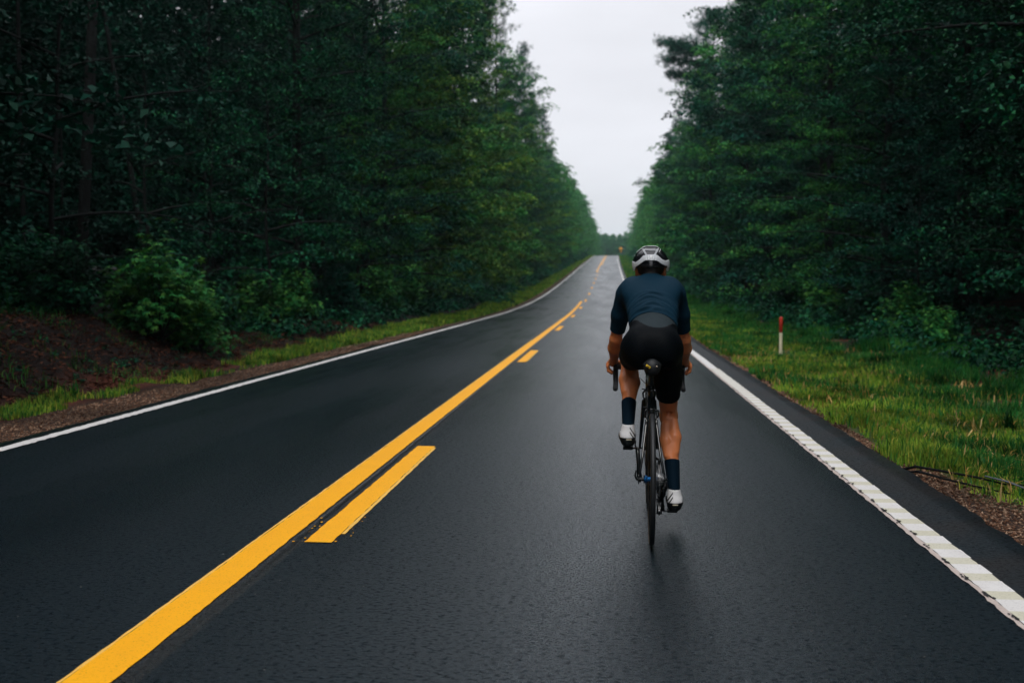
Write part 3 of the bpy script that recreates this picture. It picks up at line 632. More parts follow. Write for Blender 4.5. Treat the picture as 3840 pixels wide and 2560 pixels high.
# straw and seed heads
n = 4200; s = 3.8 * (40 / 3.8) ** g.uniform(0, 1, n); X = 2.3 + 3.2 * g.uniform(0, 1, n) ** 1.1; kk = (vnoise(X * 1.3, s * 1.3, 46) > .42) & (X > 2.3 + .5 * (1 - smooth(4, 8, s))); X = X[kk]; s = s[kk]
blades(tn, X, s, .085 + .075 * g.uniform(0, 1, len(X)), .004 + .0007 * s + .004 * (g.uniform(0, 1, len(X)) > .6), g, 1.0, 0)
tag(gr.build('verge_grass', GRASS), 'short green and yellowish grass on both road verges', 'grass', kind='stuff')
tag(lu.build('lush_grass', LUSH), 'darker lush grass growing in patches and against the woods', 'grass', kind='stuff')
tag(tn.build('seed_heads', TAN), 'straw-coloured seed heads bent over the right verge grass', 'seed heads', kind='stuff')
# pine straw litter on the bank
n = 90000; s = 7 + 25 * g.uniform(0, 1, n) ** 1.3; X = g.uniform(-11, -6.3, n); b = np.stack([X + cx(s), s, ground(X, s) + .006], 1); a = g.uniform(0, 6.28, n); d = np.stack([np.cos(a), np.sin(a), g.normal(size=n) * .25], 1) * g.uniform(.04, .11, (n, 1)); w_ = np.stack([-np.sin(a), np.cos(a), a * .3], 1) * .006
li = MB(); V = np.stack([b - w_, b + w_, b + d], 1).reshape(-1, 3); li.add(V, np.arange(len(V)).reshape(-1, 3))
n = 420; s = 8 + 12 * g.uniform(0, 1, n); X = g.uniform(-9.5, -6.3, n); b = np.stack([X + cx(s), s, ground(X, s) + .012], 1); leaf_quads(li, b, nrm(g.normal(size=(n, 3)) * .4 + [.3, 0, 1]), .045, .03, g)
tag(li.build('forest_litter', leafmat('dead_needles', (.006, .003, .002), (.040, .014, .008), (.15, .06, .035), .05, .8)), 'brown pine straw and dead leaves lying on the left bank', 'litter', kind='stuff')
# loose gravel along both pavement edges
gv = MB(); n = 22000; s = 3.8 * (30 / 3.8) ** g.uniform(0, 1, n); left_ = g.uniform(0, 1, n) < .55
X = np.where(left_, XL - .02 - .75 * g.uniform(0, 1, n) ** 1.2, XR + .02 + (.12 + .85 * (1 - smooth(4.2, 8.5, s))) * g.uniform(0, 1, n) ** 1.3)
r_ = g.uniform(.004, .013, n) * (1 + s * .02); b = np.stack([X + cx(s), s, ground(X, s) + r_ * .3], 1)
oct_ = np.array([(1, 0, 0), (-1, 0, 0), (0, 1, 0), (0, -1, 0), (0, 0, .7), (0, 0, -.7)]) ; V = b[:, None, :] + oct_[None] * r_[:, None, None] * g.uniform(.6, 1.25, (n, 6, 1)) + g.normal(size=(n, 6, 3)) * r_[:, None, None] * .2
q = np.arange(n)[:, None] * 6; F = np.concatenate([q + np.array(f) for f in ([0, 2, 4], [2, 1, 4], [1, 3, 4], [3, 0, 4], [2, 0, 5], [1, 2, 5], [3, 1, 5], [0, 3, 5])]); gv.add(V.reshape(-1, 3), F)
tag(gv.build('gravel', leafmat('brown_gravel', (.045, .022, .014), (.12, .062, .038), (.28, .19, .13), 0, .8)), 'loose brown gravel along both edges of the asphalt', 'gravel', kind='stuff')
# tall arching grass clumps
def clump(name, X, s, hgt, nb, wd_, lb, grp=None, m_=None, sp=.05):
    mb = MB(); gg = np.random.default_rng(int(s * 10)); x, y, z = P(X, s)
    for q in range(nb):
        a = gg.uniform(0, 6.283); k = gg.uniform(.25, .95); hh = hgt * gg.uniform(.55, 1.05); r0 = gg.uniform(0, sp); bx, by = r0 * math.cos(a * 3), r0 * math.sin(a * 3)
        v = []; m = 9
        for f in np.linspace(0, 1, m):
            px = bx + math.cos(a) * k * hh * f ** 1.8 * .8; py = by + math.sin(a) * k * hh * f ** 1.8 * .8; pz = hh * (f - .42 * k * f ** 2.6) - .02
            ww = wd_ * (1 - f ** 2.2) * .5 + .0006; v += [(px - math.sin(a) * ww, py + math.cos(a) * ww, pz), (px + math.sin(a) * ww, py - math.cos(a) * ww, pz)]
        mb.add(v, [[2 * i_, 2 * i_ + 1, 2 * i_ + 3, 2 * i_ + 2] for i_ in range(m - 1)])
    o = mb.build(name, m_ or LUSH); o.location = (x, y, z); tag(o, lb, 'grass clump', grp); return o
GC = 'tall grass clumps'
clump('grass_clump', -7.55, 11.55, .85, 26, .016, 'tall arching grass clump on the dirt bank at the left edge', GC)
clump('grass_clump', -6.32, 11.3, .30, 34, .009, 'small spiky grass tuft at the foot of the red clay bank', GC)
clump('grass_clump', -8.6, 13.6, .6, 9, .012, 'few thin grass blades on the bank crest at the left edge', GC)
clump('grass_clump', 5.0, 13.6, .62, 16, .012, 'tall thin grass stems standing up in the right verge', GC)
clump('grass_clump', 3.95, 10.2, .34, 46, .010, 'broad dark green tuft in the middle of the right verge', GC)
clump('grass_clump', 3.55, 6.9, .38, 60, .009, 'bluish grass tuft at the right edge near the cable', GC)
# ================================================================== IMPLICIT SURFACES (one continuous skin per body / garment)
class SDF:
    def __init__(s, lo, hi, h):
        s.lo = np.array(lo, float); s.h = h; s.n = np.ceil((np.array(hi) - s.lo) / h).astype(int) + 1
        s.v = np.full(s.n, .25, np.float32)
    def grid(s, lo=None, hi=None):
        a = np.zeros(3, int) if lo is None else np.clip(((np.array(lo) - s.lo) / s.h).astype(int), 0, s.n - 1)
        b = s.n if hi is None else np.clip(np.ceil((np.array(hi) - s.lo) / s.h).astype(int) + 1, 1, s.n)
        ax = [s.lo[k] + s.h * np.arange(a[k], b[k]) for k in range(3)]
        sl = tuple(slice(a[k], b[k]) for k in range(3))
        return sl, ax[0][:, None, None], ax[1][None, :, None], ax[2][None, None, :]
    def put(s, sl, d, k, op='u'):
        v = s.v[sl]
        if op == 'u':
            hh = np.clip(.5 + .5 * (v - d) / k, 0, 1); s.v[sl] = v * (1 - hh) + d * hh - k * hh * (1 - hh)
        elif op == 'sub':
            d = -d; hh = np.clip(.5 - .5 * (v - d) / k, 0, 1); s.v[sl] = v * (1 - hh) + d * hh + k * hh * (1 - hh)
        elif op == 'int': s.v[sl] = np.maximum(v, d)
    def cone(s, a, b, ra, rb, k=.02, op='u', sq=None):
        a = np.array(a, float); b = np.array(b, float); pad = max(ra, rb) + k * 2 + .03
        sl, X, Y, Z = s.grid(np.minimum(a, b) - pad, np.maximum(a, b) + pad)
        ab = b - a; t = np.clip(((X - a[0]) * ab[0] + (Y - a[1]) * ab[1] + (Z - a[2]) * ab[2]) / max(ab @ ab, 1e-9), 0, 1)
        d = np.sqrt((X - a[0] - t * ab[0]) ** 2 + (Y - a[1] - t * ab[1]) ** 2 + (Z - a[2] - t * ab[2]) ** 2) - (ra + (rb - ra) * t)
        s.put(sl, d, k, op)
    def ell(s, c, r, k=.02, rot=None, op='u'):
        c = np.array(c, float); r = np.array(r, float); pad = r.max() + k * 2 + .03
        sl, X, Y, Z = s.grid(c - pad, c + pad); X = X - c[0]; Y = Y - c[1]; Z = Z - c[2]
        if rot is not None:
            M = np.array(Matrix.Rotation(R(rot[1]), 3, rot[0])).T
            X, Y, Z = M[0, 0] * X + M[0, 1] * Y + M[0, 2] * Z, M[1, 0] * X + M[1, 1] * Y + M[1, 2] * Z, M[2, 0] * X + M[2, 1] * Y + M[2, 2] * Z
        k0 = np.sqrt((X / r[0]) ** 2 + (Y / r[1]) ** 2 + (Z / r[2]) ** 2); k1 = np.sqrt((X / r[0] ** 2) ** 2 + (Y / r[1] ** 2) ** 2 + (Z / r[2] ** 2) ** 2)
        s.put(sl, k0 * (k0 - 1) / np.maximum(k1, 1e-6), k, op)
    def chain(s, pts, k=.02):
        for (a, ra), (b, rb) in zip(pts[:-1], pts[1:]): s.cone(a, b, ra, rb, k)
    def func(s, f, op='int'):
        sl, X, Y, Z = s.grid(); s.put(sl, f(X, Y, Z), .004, op)
    def copy(s):
        o = SDF.__new__(SDF); o.lo = s.lo; o.h = s.h; o.n = s.n; o.v = s.v.copy(); return o
    def mesh(s, name, iters=1, main=False):
        v = s.v; ins = v < 0
        c = [ins[i:i + v.shape[0] - 1, j:j + v.shape[1] - 1, k:k + v.shape[2] - 1] for i in (0, 1) for j in (0, 1) for k in (0, 1)]
        sm = sum(x.astype(np.int8) for x in c); act = (sm > 0) & (sm < 8); I = np.argwhere(act); idx = np.full(act.shape, -1, np.int32); idx[tuple(I.T)] = np.arange(len(I))
        cor = np.array([(i, j, k) for i in (0, 1) for j in (0, 1) for k in (0, 1)]); vals = np.stack([v[I[:, 0] + q[0], I[:, 1] + q[1], I[:, 2] + q[2]] for q in cor], 1)
        acc = np.zeros((len(I), 3)); cnt = np.zeros(len(I))
        for p in range(8):
            for q in range(p + 1, 8):
                if np.abs(cor[p] - cor[q]).sum() != 1: continue
                a, b = vals[:, p], vals[:, q]; m = (a < 0) != (b < 0); t_ = np.where(m, a / np.where(m, a - b, 1), 0)
                acc += np.where(m[:, None], cor[p] + (cor[q] - cor[p]) * t_[:, None], 0); cnt += m
        V = s.lo + (I + acc / cnt[:, None]) * s.h; F = []
        for ax in range(3):
            o1, o2 = [q for q in range(3) if q != ax]
            sh = list(v.shape); lo_ = [slice(0, n) for n in sh]; a = list(lo_); b = list(lo_); a[ax] = slice(0, sh[ax] - 1); b[ax] = slice(1, sh[ax])
            cr = ins[tuple(a)] != ins[tuple(b)]; E = np.argwhere(cr); E = E[(E[:, o1] > 0) & (E[:, o2] > 0) & (E[:, o1] < sh[o1] - 1) & (E[:, o2] < sh[o2] - 1)]
            def g_(d1, d2): q = E.copy(); q[:, o1] -= d1; q[:, o2] -= d2; return idx[tuple(q.T)]
            q = np.stack([g_(0, 0), g_(1, 0), g_(1, 1), g_(0, 1)], 1); fl = ins[tuple(E.T)]
            if ax == 1: fl = ~fl
            q[~fl] = q[~fl][:, ::-1]; F.append(q)
        F = np.concatenate(F); F = F[(F >= 0).all(1)]
        if main:      # drop crumbs: keep the largest connected piece
            lab = np.arange(len(V))
            while True:
                m_ = lab[F].min(1); new = lab.copy(); np.minimum.at(new, F.ravel(), np.repeat(m_, 4)); new = new[new]
                if (new == lab).all(): break
                lab = new
            big_ = np.bincount(lab).argmax(); F = F[lab[F[:, 0]] == big_]; used = np.unique(F); mp_ = np.full(len(V), -1); mp_[used] = np.arange(len(used)); V = V[used]; F = mp_[F]
        for _ in range(iters):
            nb = np.zeros_like(V); ct = np.zeros(len(V))
            for p in range(4):
                np.add.at(nb, F[:, p], V[F[:, (p + 1) % 4]]); np.add.at(ct, F[:, p], 1); np.add.at(nb, F[:, p], V[F[:, (p - 1) % 4]]); np.add.at(ct, F[:, p], 1)
            V = V * .5 + .5 * nb / np.maximum(ct, 1)[:, None]
        mb = MB(); mb.add(V, F); return mb.mesh(name, True)
    def build(s, name, m, parent, iters=1, main=False):
        me = s.mesh(name, iters, main); me.materials.append(m); return link(name, me, parent)
def poly_sd(px, pz, X, Z):
    """signed distance to a 2-D polygon"""
    d = np.full(np.broadcast(X, Z).shape, 1e9); sgn = np.ones(d.shape); n = len(px)
    for i in range(n):
        j = (i - 1) % n; ex, ez = px[j] - px[i], pz[j] - pz[i]; wx, wz = X - px[i], Z - pz[i]
        t_ = np.clip((wx * ex + wz * ez) / (ex * ex + ez * ez), 0, 1); d = np.minimum(d, (wx - ex * t_) ** 2 + (wz - ez * t_) ** 2)
        c1 = Z >= pz[i]; c2 = Z < pz[j]; c3 = ex * wz > ez * wx; m = (c1 & c2 & c3) | (~c1 & ~c2 & ~c3); sgn = np.where(m, -sgn, sgn)
    return sgn * np.sqrt(d)
# ================================================================== ROAD BIKE
FR = mat('satin_black_frame', (.006, .009, .011), .28, coat=.4); ALU = mat('brushed_aluminium', (.42, .43, .44), .30, .95); DKM = mat('black_anodised_metal', (.014, .016, .018), .35, .6); TYRE = mat('black_tyre_rubber', (.010, .012, .014), .55, nscale=60, namp=.2)
TANW = mat('tan_tyre_sidewall', (.20, .145, .085), .7); BLUE = mat('anodised_blue', (.012, .16, .46), .3, .6); TAPE = mat('black_bar_tape', (.010, .011, .012), .75, bump=.001, bscale=90); CHAINM = mat('oily_chain_steel', (.30, .30, .30), .35, .9); YLW = mat('yellow_badge', (.75, .50, .02), .4)
bk = empty('road_bike', (.229, 5.09, float(elev(5.09)) + .002), R(-1.3)); tag(bk, 'black road racing bicycle with thin tyres and a blue rear hub, ridden by the cyclist', 'bicycle')
RW = .338
def wheel(y, rear):
    wh = empty('rear_wheel' if rear else 'front_wheel', (0, y, RW)); wh.parent = bk; c = (0, 0, 0)
    r0 = .3235; tr = .0125
    m = MB(); m.lathe([(r0 + tr * math.cos(a), tr * 1.02 * math.sin(a)) for a in np.linspace(-2.2, 2.2, 17)], c, 'x', 72); m.build('tyre', TYRE, wh, True)
    for sx in (-1, 1):
        m = MB(); m.lathe([(r0 - .0085, sx * .0112), (r0 - .0025, sx * .0134), (r0 + .001, sx * .0128)], c, 'x', 72); m.build('sidewall', TANW, wh, True)
    m = MB(); m.lathe([(.3165, -.0105), (.311, -.0110), (.300, -.0100), (.291, -.0050), (.289, 0), (.291, .0050), (.300, .0100), (.311, .0110), (.3165, .0105)], c, 'x', 72); m.build('rim', DKM, wh, True)
    w = .034 if rear else .030
    m = MB(); m.lathe([(.001, -w - .006), (.010, -w - .006), (.012, -w), (.021, -w + .001), (.021, -w + .005), (.0125, -w + .012), (.0125, w - .012), (.021, w - .005), (.021, w - .001), (.012, w), (.010, w + .006), (.001, w + .006)], c, 'x', 24); m.build('hub', BLUE if rear else DKM, wh, True)
    m = MB(); ns = 24
    for k in range(ns):
        a = 2 * math.pi * k / ns; sx = 1 if k % 2 else -1; off = R(62) * (1 if (k // 2) % 2 else -1) * (1 if rear else .0)
        m.tube([(sx * (w - .003), .019 * math.cos(a + off), .019 * math.sin(a + off)), (0, .292 * math.cos(a), .292 * math.sin(a))], .0010, 4, False)
    m.build('spokes', DKM, wh, True)
    m = MB(); m.lathe([(.006, -(w + .038)), (.006, (w + .038))], c, 'x', 12)
    for sx in (-1, 1): m.lathe([(.001, sx * (w + .046)), (.008, sx * (w + .044)), (.009, sx * (w + .036))], c, 'x', 16)
    m.tube([(-(w + .044), 0, 0), (-(w + .050), -.004, .018), (-(w + .046), -.010, .048)], [.005, .0045, .0035], 8); m.build('quick_release', DKM if rear else DKM, wh, True)
    if rear:
        m = MB()
        for k in range(11):
            x = .0225 + k * .0036; r_ = .060 - k * .0034
            prof = 40; V = []
            for q in range(prof):
                a = 2 * math.pi * q / prof; rr_ = r_ + (.0022 if q % 2 else -.0016)
                V += [(x - .0008, rr_ * math.cos(a), rr_ * math.sin(a)), (x + .0008, rr_ * math.cos(a), rr_ * math.sin(a)), (x - .0008, .020 * math.cos(a), .020 * math.sin(a)), (x + .0008, .020 * math.cos(a), .020 * math.sin(a))]
            F = []
            for q in range(prof):
                p0, p1 = 4 * q, 4 * ((q + 1) % prof); F += [[p0, p1, p1 + 1, p0 + 1], [p0 + 2, p1 + 2, p1, p0], [p0 + 1, p1 + 1, p1 + 3, p0 + 3]]
            m.add(V, F)
        m.build('cassette', ALU, wh)
    return wh
wheel(0, True); wheel(.985, False)
BB = (0, .41, .258); SC_ = (0, .262, .760)
m = MB()
m.tube([BB, SC_, (0, .255, .785)], [.0165, .0160, .0165], 16); m.tube([(0, .266, .745), (0, .55, .775), (0, .805, .800)], [.0150, .0165, .0185], 16)
m.tube([BB, (0, .62, .50), (0, .838, .705)], [.021, .0225, .023], 16); m.tube([(0, .800, .835), (0, .848, .672)], [.0215, .0235], 18)
m.tube([(-.036, .41, .258), (.036, .41, .258)], .022, 18)
for sx in (-1, 1):
    m.tube([(sx * .012, .268, .735), (sx * .024, .19, .622), (sx * .046, .07, .448), (sx * .064, .008, .352)], [.0085, .0080, .0070, .0075], 10)
    m.tube([(sx * .024, .385, .260), (sx * .026, .30, .272), (sx * .050, .14, .312), (sx * .064, .010, .334)], [.0115, .0105, .0085, .0080], 10)
    m.box((sx * .0665, .002, .338), (.006, .040, .046), bev=.002)
m.tube([(-.022, .185, .615), (.022, .185, .615)], .007, 10)
m.build('frame', FR, bk, True)
m = MB()
for sx in (-1, 1): m.tube([(0, .850, .668), (sx * .030, .855, .640), (sx * .040, .885, .520), (sx * .052, .985, .336)], [.016, .014, .011, .007], 10)
m.tube([(0, .848, .675), (0, .852, .640)], [.021, .017], 14); m.build('fork', FR, bk, True)
m = MB(); m.tube([(0, .262, .76), (0, .212, .905)], .0138, 14); m.box((0, .208, .908), (.036, .045, .022), bev=.006); m.build('seatpost', FR, bk, True)
m = MB(); m.lathe([(.0145, 0), (.0195, .001), (.0195, .020), (.0150, .022)], (0, .256, .772), 'z', 20); m.build('seat_clamp', DKM, bk, True)
# saddle
m = MB(); sec = [(.045, .040, .006, .942), (.060, .052, .016, .946), (.09, .056, .020, .950), (.13, .052, .020, .949), (.17, .040, .018, .948), (.22, .026, .016, .948), (.27, .020, .014, .947), (.305, .016, .012, .944), (.318, .008, .006, .940)]
V = []; nn = 18
for y, wx_, hz2, zc in sec:
    for k in range(nn):
        a = 2 * math.pi * k / nn; V.append((wx_ * math.cos(a), y + .045, zc - .010 + hz2 * math.sin(a) * (1 if math.sin(a) > 0 else .9) - (.022 * abs(math.cos(a)) ** 3 if y < .16 else .010 * abs(math.cos(a)) ** 3)))
F = [[i * nn + k, (i + 1) * nn + k, (i + 1) * nn + (k + 1) % nn, i * nn + (k + 1) % nn] for i in range(len(sec) - 1) for k in range(nn)]; m.add(V, F, [list(range(nn))], [list(range((len(sec) - 1) * nn, len(sec) * nn))[::-1]])
sd_ = m.build('saddle', mat('black_saddle_leather', (.004, .005, .006), .6), bk, True)
m = MB()
for sx in (-1, 1): m.tube([(sx * .030, .11, .922), (sx * .022, .16, .905), (sx * .020, .26, .908), (sx * .010, .34, .924)], .0035, 8)
m.build('saddle_rails', DKM, sd_, True)
# cockpit
m = MB(); m.tube([(0, .796, .835), (0, .788, .862)], .016, 14); m.tube([(0, .792, .850), (0, .895, .838)], [.0175, .0165], 14); m.lathe([(.020, -.024), (.020, .024)], (0, .900, .838), 'x', 18); m.build('stem', DKM, bk, True)
m = MB(); BR = .0152
m.tube([(-.185, .905, .838), (-.10, .902, .838), (-.04, .900, .838), (.04, .900, .838), (.10, .902, .838), (.185, .905, .838)], [.0150] * 6, 12)
for sx in (-1, 1):
    m.tube([(sx * .172, .905, .838), (sx * .190, .915, .838), (sx * .198, .950, .838), (sx * .200, .985, .826), (sx * .200, 1.003, .800), (sx * .200, .998, .765), (sx * .200, .972, .738), (sx * .200, .930, .722), (sx * .200, .855, .712)], BR, 12)
    m.lathe([(.001, -.004), (.0135, -.003), (BR, 0)], (sx * .200, .852, .712), 'y', 12)
m.build('handlebar', TAPE, bk, True)
for sx in (-1, 1):
    m = MB(); m.tube([(sx * .200, .965, .846), (sx * .202, 1.000, .848), (sx * .203, 1.040, .856), (sx * .203, 1.062, .872), (sx * .203, 1.066, .886)], [.014, .0165, .0155, .0150, .011], 12); hd = m.build('brake_hood', TAPE, bk, True)
    m = MB(); m.tube([(sx * .205, 1.058, .852), (sx * .208, 1.070, .825), (sx * .210, 1.062, .790), (sx * .211, 1.046, .755), (sx * .211, 1.044, .742)], [.008, .009, .0085, .007, .005], 8, flat=.6); m.build('brake_lever', DKM, hd, True)
CBL = mat('black_cable_housing', (.012, .013, .014), .4)
for sx in (-1, 1): m = MB(); m.tube([(sx * .195, .94, .832), (sx * .12, .985, .800), (sx * .05, .960, .765), (sx * .015, .900, .735), (sx * .02, .84, .70)], .0026, 6); m.build('brake_cable', CBL, bk, True)
for pth, r_ in (([(.016, .70, .780), (.016, .45, .762), (.014, .30, .735), (.020, .235, .690), (.010, .195, .655)], .0024), ([(-.016, .262, .775), (-.026, .235, .770), (-.030, .222, .745), (-.022, .232, .715), (-.014, .255, .69)], .0018), ([(.040, .05, .27), (.055, -.035, .285), (.066, -.050, .315), (.066, -.020, .330)], .0024)):
    m = MB(); m.tube(pth, r_, 6); m.build('cable', CBL, bk, True)
# brakes
def caliper(y, z, sgn, nm):
    m = MB()
    m.box((0, y, z), (.022, .020, .030), bev=.004)
    m.tube([(-.020, y, z + .016), (-.036, y, z - .004), (-.034, y + sgn * .004, z - .030), (-.024, y + sgn * .006, z - .044)], [.007, .0075, .0065, .006], 8, flat=.8)
    m.tube([(.010, y + sgn * .010, z + .010), (.034, y + sgn * .010, z + .004), (.036, y + sgn * .008, z - .022), (.024, y + sgn * .006, z - .044)], [.007, .0075, .0065, .006], 8, flat=.8)
    m.tube([(-.020, y, z + .016), (-.044, y, z + .022)], [.004, .003], 8); c_ = m.build(nm, DKM, bk, True)
    for sx in (-1, 1):
        m = MB(); m.box((sx * .0165, y + sgn * .004, z - .046), (.008, .045, .012), bev=.003); m.build('brake_pad', TYRE, c_, True)
        m = MB(); m.lathe([(.001, sx * .030 - .004), (.0045, sx * .030 - .003), (.0045, sx * .030 + .003), (.001, sx * .030 + .004)], (0, y - .010, z - .040), 'x', 10); m.build('pad_bolt', ALU, c_, True)
caliper(.160, .680 - .012, -1, 'rear_brake'); caliper(.882, .690, 1, 'front_brake')
# drivetrain: cranks vertical, right pedal at the bottom
m = MB()
for x, rr0, nt_ in ((.046, .0985, 100), (.0395, .073, 72)):
    V = []; F = []
    for q in range(nt_):
        a = 2 * math.pi * q / nt_; r_ = rr0 + (.0022 if q % 2 else -.0018)
        V += [(x - .001, .41 + r_ * math.cos(a), .258 + r_ * math.sin(a)), (x + .001, .41 + r_ * math.cos(a), .258 + r_ * math.sin(a)), (x - .001, .41 + (rr0 - .012) * math.cos(a), .258 + (rr0 - .012) * math.sin(a)), (x + .001, .41 + (rr0 - .012) * math.cos(a), .258 + (rr0 - .012) * math.sin(a))]
    for q in range(nt_):
        p0, p1 = 4 * q, 4 * ((q + 1) % nt_); F += [[p0, p1, p1 + 1, p0 + 1], [p0 + 2, p1 + 2, p1, p0], [p0 + 1, p1 + 1, p1 + 3, p0 + 3], [p0 + 3, p1 + 3, p1 + 2, p0 + 2]]
    m.add(V, F)
for k in range(4):
    a = R(20 + 90 * k); m.tube([(.050, .41, .258), (.046, .41 + .088 * math.cos(a), .258 + .088 * math.sin(a))], [.013, .007], 8, flat=.45)
m.build('chainrings', DKM, bk)
for sx in (-1, 1):
    m = MB(); z1 = .258 + (-sx) * .1725
    m.tube([(sx * .058, .41, .258), (sx * .064, .41, .258 - sx * .09), (sx * .070, .41, z1)], [.0155, .0110, .0125], 12, flat=1.0); m.lathe([(.001, -.010), (.017, -.010), (.017, .010), (.001, .010)], (sx * .058, .41, .258), 'x', 20)
    ck = m.build('crank_arm', FR, bk, True)
    m = MB(); m.tube([(sx * .070, .41, z1), (sx * .140, .41, z1)], .0050, 10); m.build('pedal_axle', ALU, ck, True)
    m = MB(); m.box((sx * .122, .415, z1 + .001), (.056, .068, .013), bev=.005); m.tube([(sx * .098, .41, z1), (sx * .148, .41, z1)], .011, 12); m.box((sx * .122, .44, z1 - .004), (.040, .030, .020), bev=.006); m.build('pedal', DKM, ck, True)
# chain as separate links on its path, derailleur
path = []
for a in np.linspace(-95, 95, 26): path.append((.046, .41 + .0985 * math.cos(R(a)), .258 + .0985 * math.sin(R(a))))
path += [(.044, .30, .360), (.041, .15, .380 - .006)]
for a in np.linspace(80, 268, 14): path.append((.0395, 0 + .042 * math.cos(R(a)), .336 + .042 * math.sin(R(a))))
path += [(.040, .022, .262), (.040, .044, .235), (.040, .040, .208), (.040, .014, .195), (.040, .000, .175), (.040, .020, .152), (.040, .050, .150), (.043, .20, .158), (.046, .34, .158)]
pp = [Vector(q) for q in path] + [Vector(path[0])]; ls = [0]
for a, b_ in zip(pp[:-1], pp[1:]): ls.append(ls[-1] + (b_ - a).length)
def on(u_):
    k = max(0, min(len(ls) - 2, int(np.searchsorted(ls, u_)) - 1)); f = (u_ - ls[k]) / max(ls[k + 1] - ls[k], 1e-6); return pp[k].lerp(pp[k + 1], f)
m = MB(); u_ = 0; k = 0
while u_ < ls[-1] - .0127:
    a, b_ = on(u_), on(u_ + .0127); d = (b_ - a).normalized(); off = .0022 if k % 2 else .0036; sv = Vector((off, 0, 0))
    for sg_ in (-1, 1): m.tube([a + sv * sg_ - d * .002, (a + b_) / 2 + sv * sg_, b_ + sv * sg_ + d * .002], [.0040, .0026, .0040], 6, flat=.25)
    m.tube([a - Vector((.0045, 0, 0)), a + Vector((.0045, 0, 0))], .0032, 6); u_ += .0127; k += 1
m.build('chain', CHAINM, bk, True)
m = MB(); m.tube([(.066, .004, .325), (.070, .010, .295), (.062, .022, .262)], [.010, .012, .010], 10, flat=.7); m.tube([(.058, -.004, .300), (.062, .022, .262), (.050, .030, .230)], [.010, .013, .010], 10)
for sx in (-1, 1): m.tube([(.040 + sx * .006, .034, .232), (.040 + sx * .006, .018, .185), (.040 + sx * .006, .020, .155)], [.010, .006, .009], 8, flat=.3)
for yy_, zz_ in ((.034, .222), (.020, .168)): m.lathe([(.004, -.003), (.0200, -.002), (.0200, .002), (.004, .003)], (.040, yy_, zz_), 'x', 22)
m.build('rear_derailleur', DKM, bk, True)
m = MB(); m.box((.046, .325, .372), (.012, .060, .030), bev=.004); m.tube([(.020, .30, .40), (.044, .33, .382)], [.008, .006], 8); m.build('front_derailleur', DKM, bk, True)
# --- bag strapped under the saddle
bg_ = empty('saddle_bag', (.229, 5.09, float(elev(5.09)) + .002), R(-1.3)); tag(bg_, 'small round black bag with a yellow badge, strapped under the bicycle saddle', 'saddle bag')
bs = SDF((-.07, .0, .83), (.07, .24, .96), .0035); bs.cone((0, .095, .905), (0, .17, .905), .034, .026, .02); bs.ell((0, .085, .905), (.041, .034, .043), .02); bs.build('pouch', mat('black_bag_cloth', (.006, .008, .010), .6, bump=.0008, bscale=120), bg_)
m = MB(); m.tube([(-.030, .10, .935), (-.043, .10, .905), (-.032, .10, .872), (0, .10, .860), (.032, .10, .872), (.043, .10, .905), (.030, .10, .935)], .0035, 6, flat=.4); m.build('strap', DKM, bg_, True)
rot = Matrix.Rotation(R(35), 4, 'Y'); m = MB(); m.box((-.021, .0475, .912), (.026, .004, .012), rot, .0015); bd = m.build('badge', YLW, bg_); m = MB(); m.box((-.0205, .0450, .9115), (.013, .003, .0055), rot, .001); m.build('badge_inset', mat('brown_inset', (.10, .05, .01), .5), bd)
m = MB(); m.lathe([(.0005, -.006), (.0042, -.005), (.0050, 0)], (.0225, .052, .912), 'y', 14); m.build('rivet', mat('pale_brass_rivet', (.75, .62, .48), .2, .8), bg_, True)
# ================================================================== CYCLIST (bike frame: x right, y forward from the rear axle, z up from the road)
def skinmat():
    m = mat('tanned_skin', (.62, .205, .078), .36, spec=.4, nscale=14, namp=.14, bump=.0006, bscale=300)
    m.node_tree.nodes['Principled BSDF'].inputs['Subsurface Weight'].default_value = .08
    m.node_tree.nodes['Principled BSDF'].inputs['Subsurface Radius'].default_value = (.012, .004, .002); return m
SKIN = skinmat()
def fabric(name, col, rough=.7, amp=.0012, sc=(1, 1, 1), sheen=0):
    m = mat(name, col, rough, spec=.07, nscale=8, namp=.12, sheen=sheen); t = m.node_tree; B = t.nodes['Principled BSDF']
    ob = t.nodes.new('ShaderNodeTexCoord').outputs['Object']; mpn = t.nodes.new('ShaderNodeMapping'); mpn.inputs['Scale'].default_value = sc; t.links.new(ob, mpn.inputs[0])
    b1 = t.nodes.new('ShaderNodeBump'); b1.inputs['Distance'].default_value = amp * 3; t.links.new(noise(t, 12, 3, mpn.outputs[0]), b1.inputs['Height'])
    b2 = t.nodes.new('ShaderNodeBump'); b2.inputs['Distance'].default_value = amp * .4; b2.inputs['Strength'].default_value = .5; t.links.new(noise(t, 700, 1, ob), b2.inputs['Height']); t.links.new(b1.outputs[0], b2.inputs['Normal'])
    t.links.new(b2.outputs[0], B.inputs['Normal']); return m
NAVY = fabric('navy_jersey_knit', (.004, .023, .042)); DKNAVY = fabric('dark_navy_knit', (.006, .018, .035)); BLK = fabric('black_lycra', (.0012, .0025, .004), .6); PANEL = fabric('charcoal_mesh', (.026, .037, .043), .8)
SOCK = fabric('dark_navy_sock', (.0015, .009, .018), .8, .0008)
WHT = mat('white_shoe_leather', (.85, .85, .86), .38, nscale=12, namp=.06); SOLE = mat('black_shoe_sole', (.008, .009, .010), .35); HAIRM = mat('short_dark_hair', (.012, .008, .006), .6, nscale=120, namp=.6, bump=.002, bscale=260)
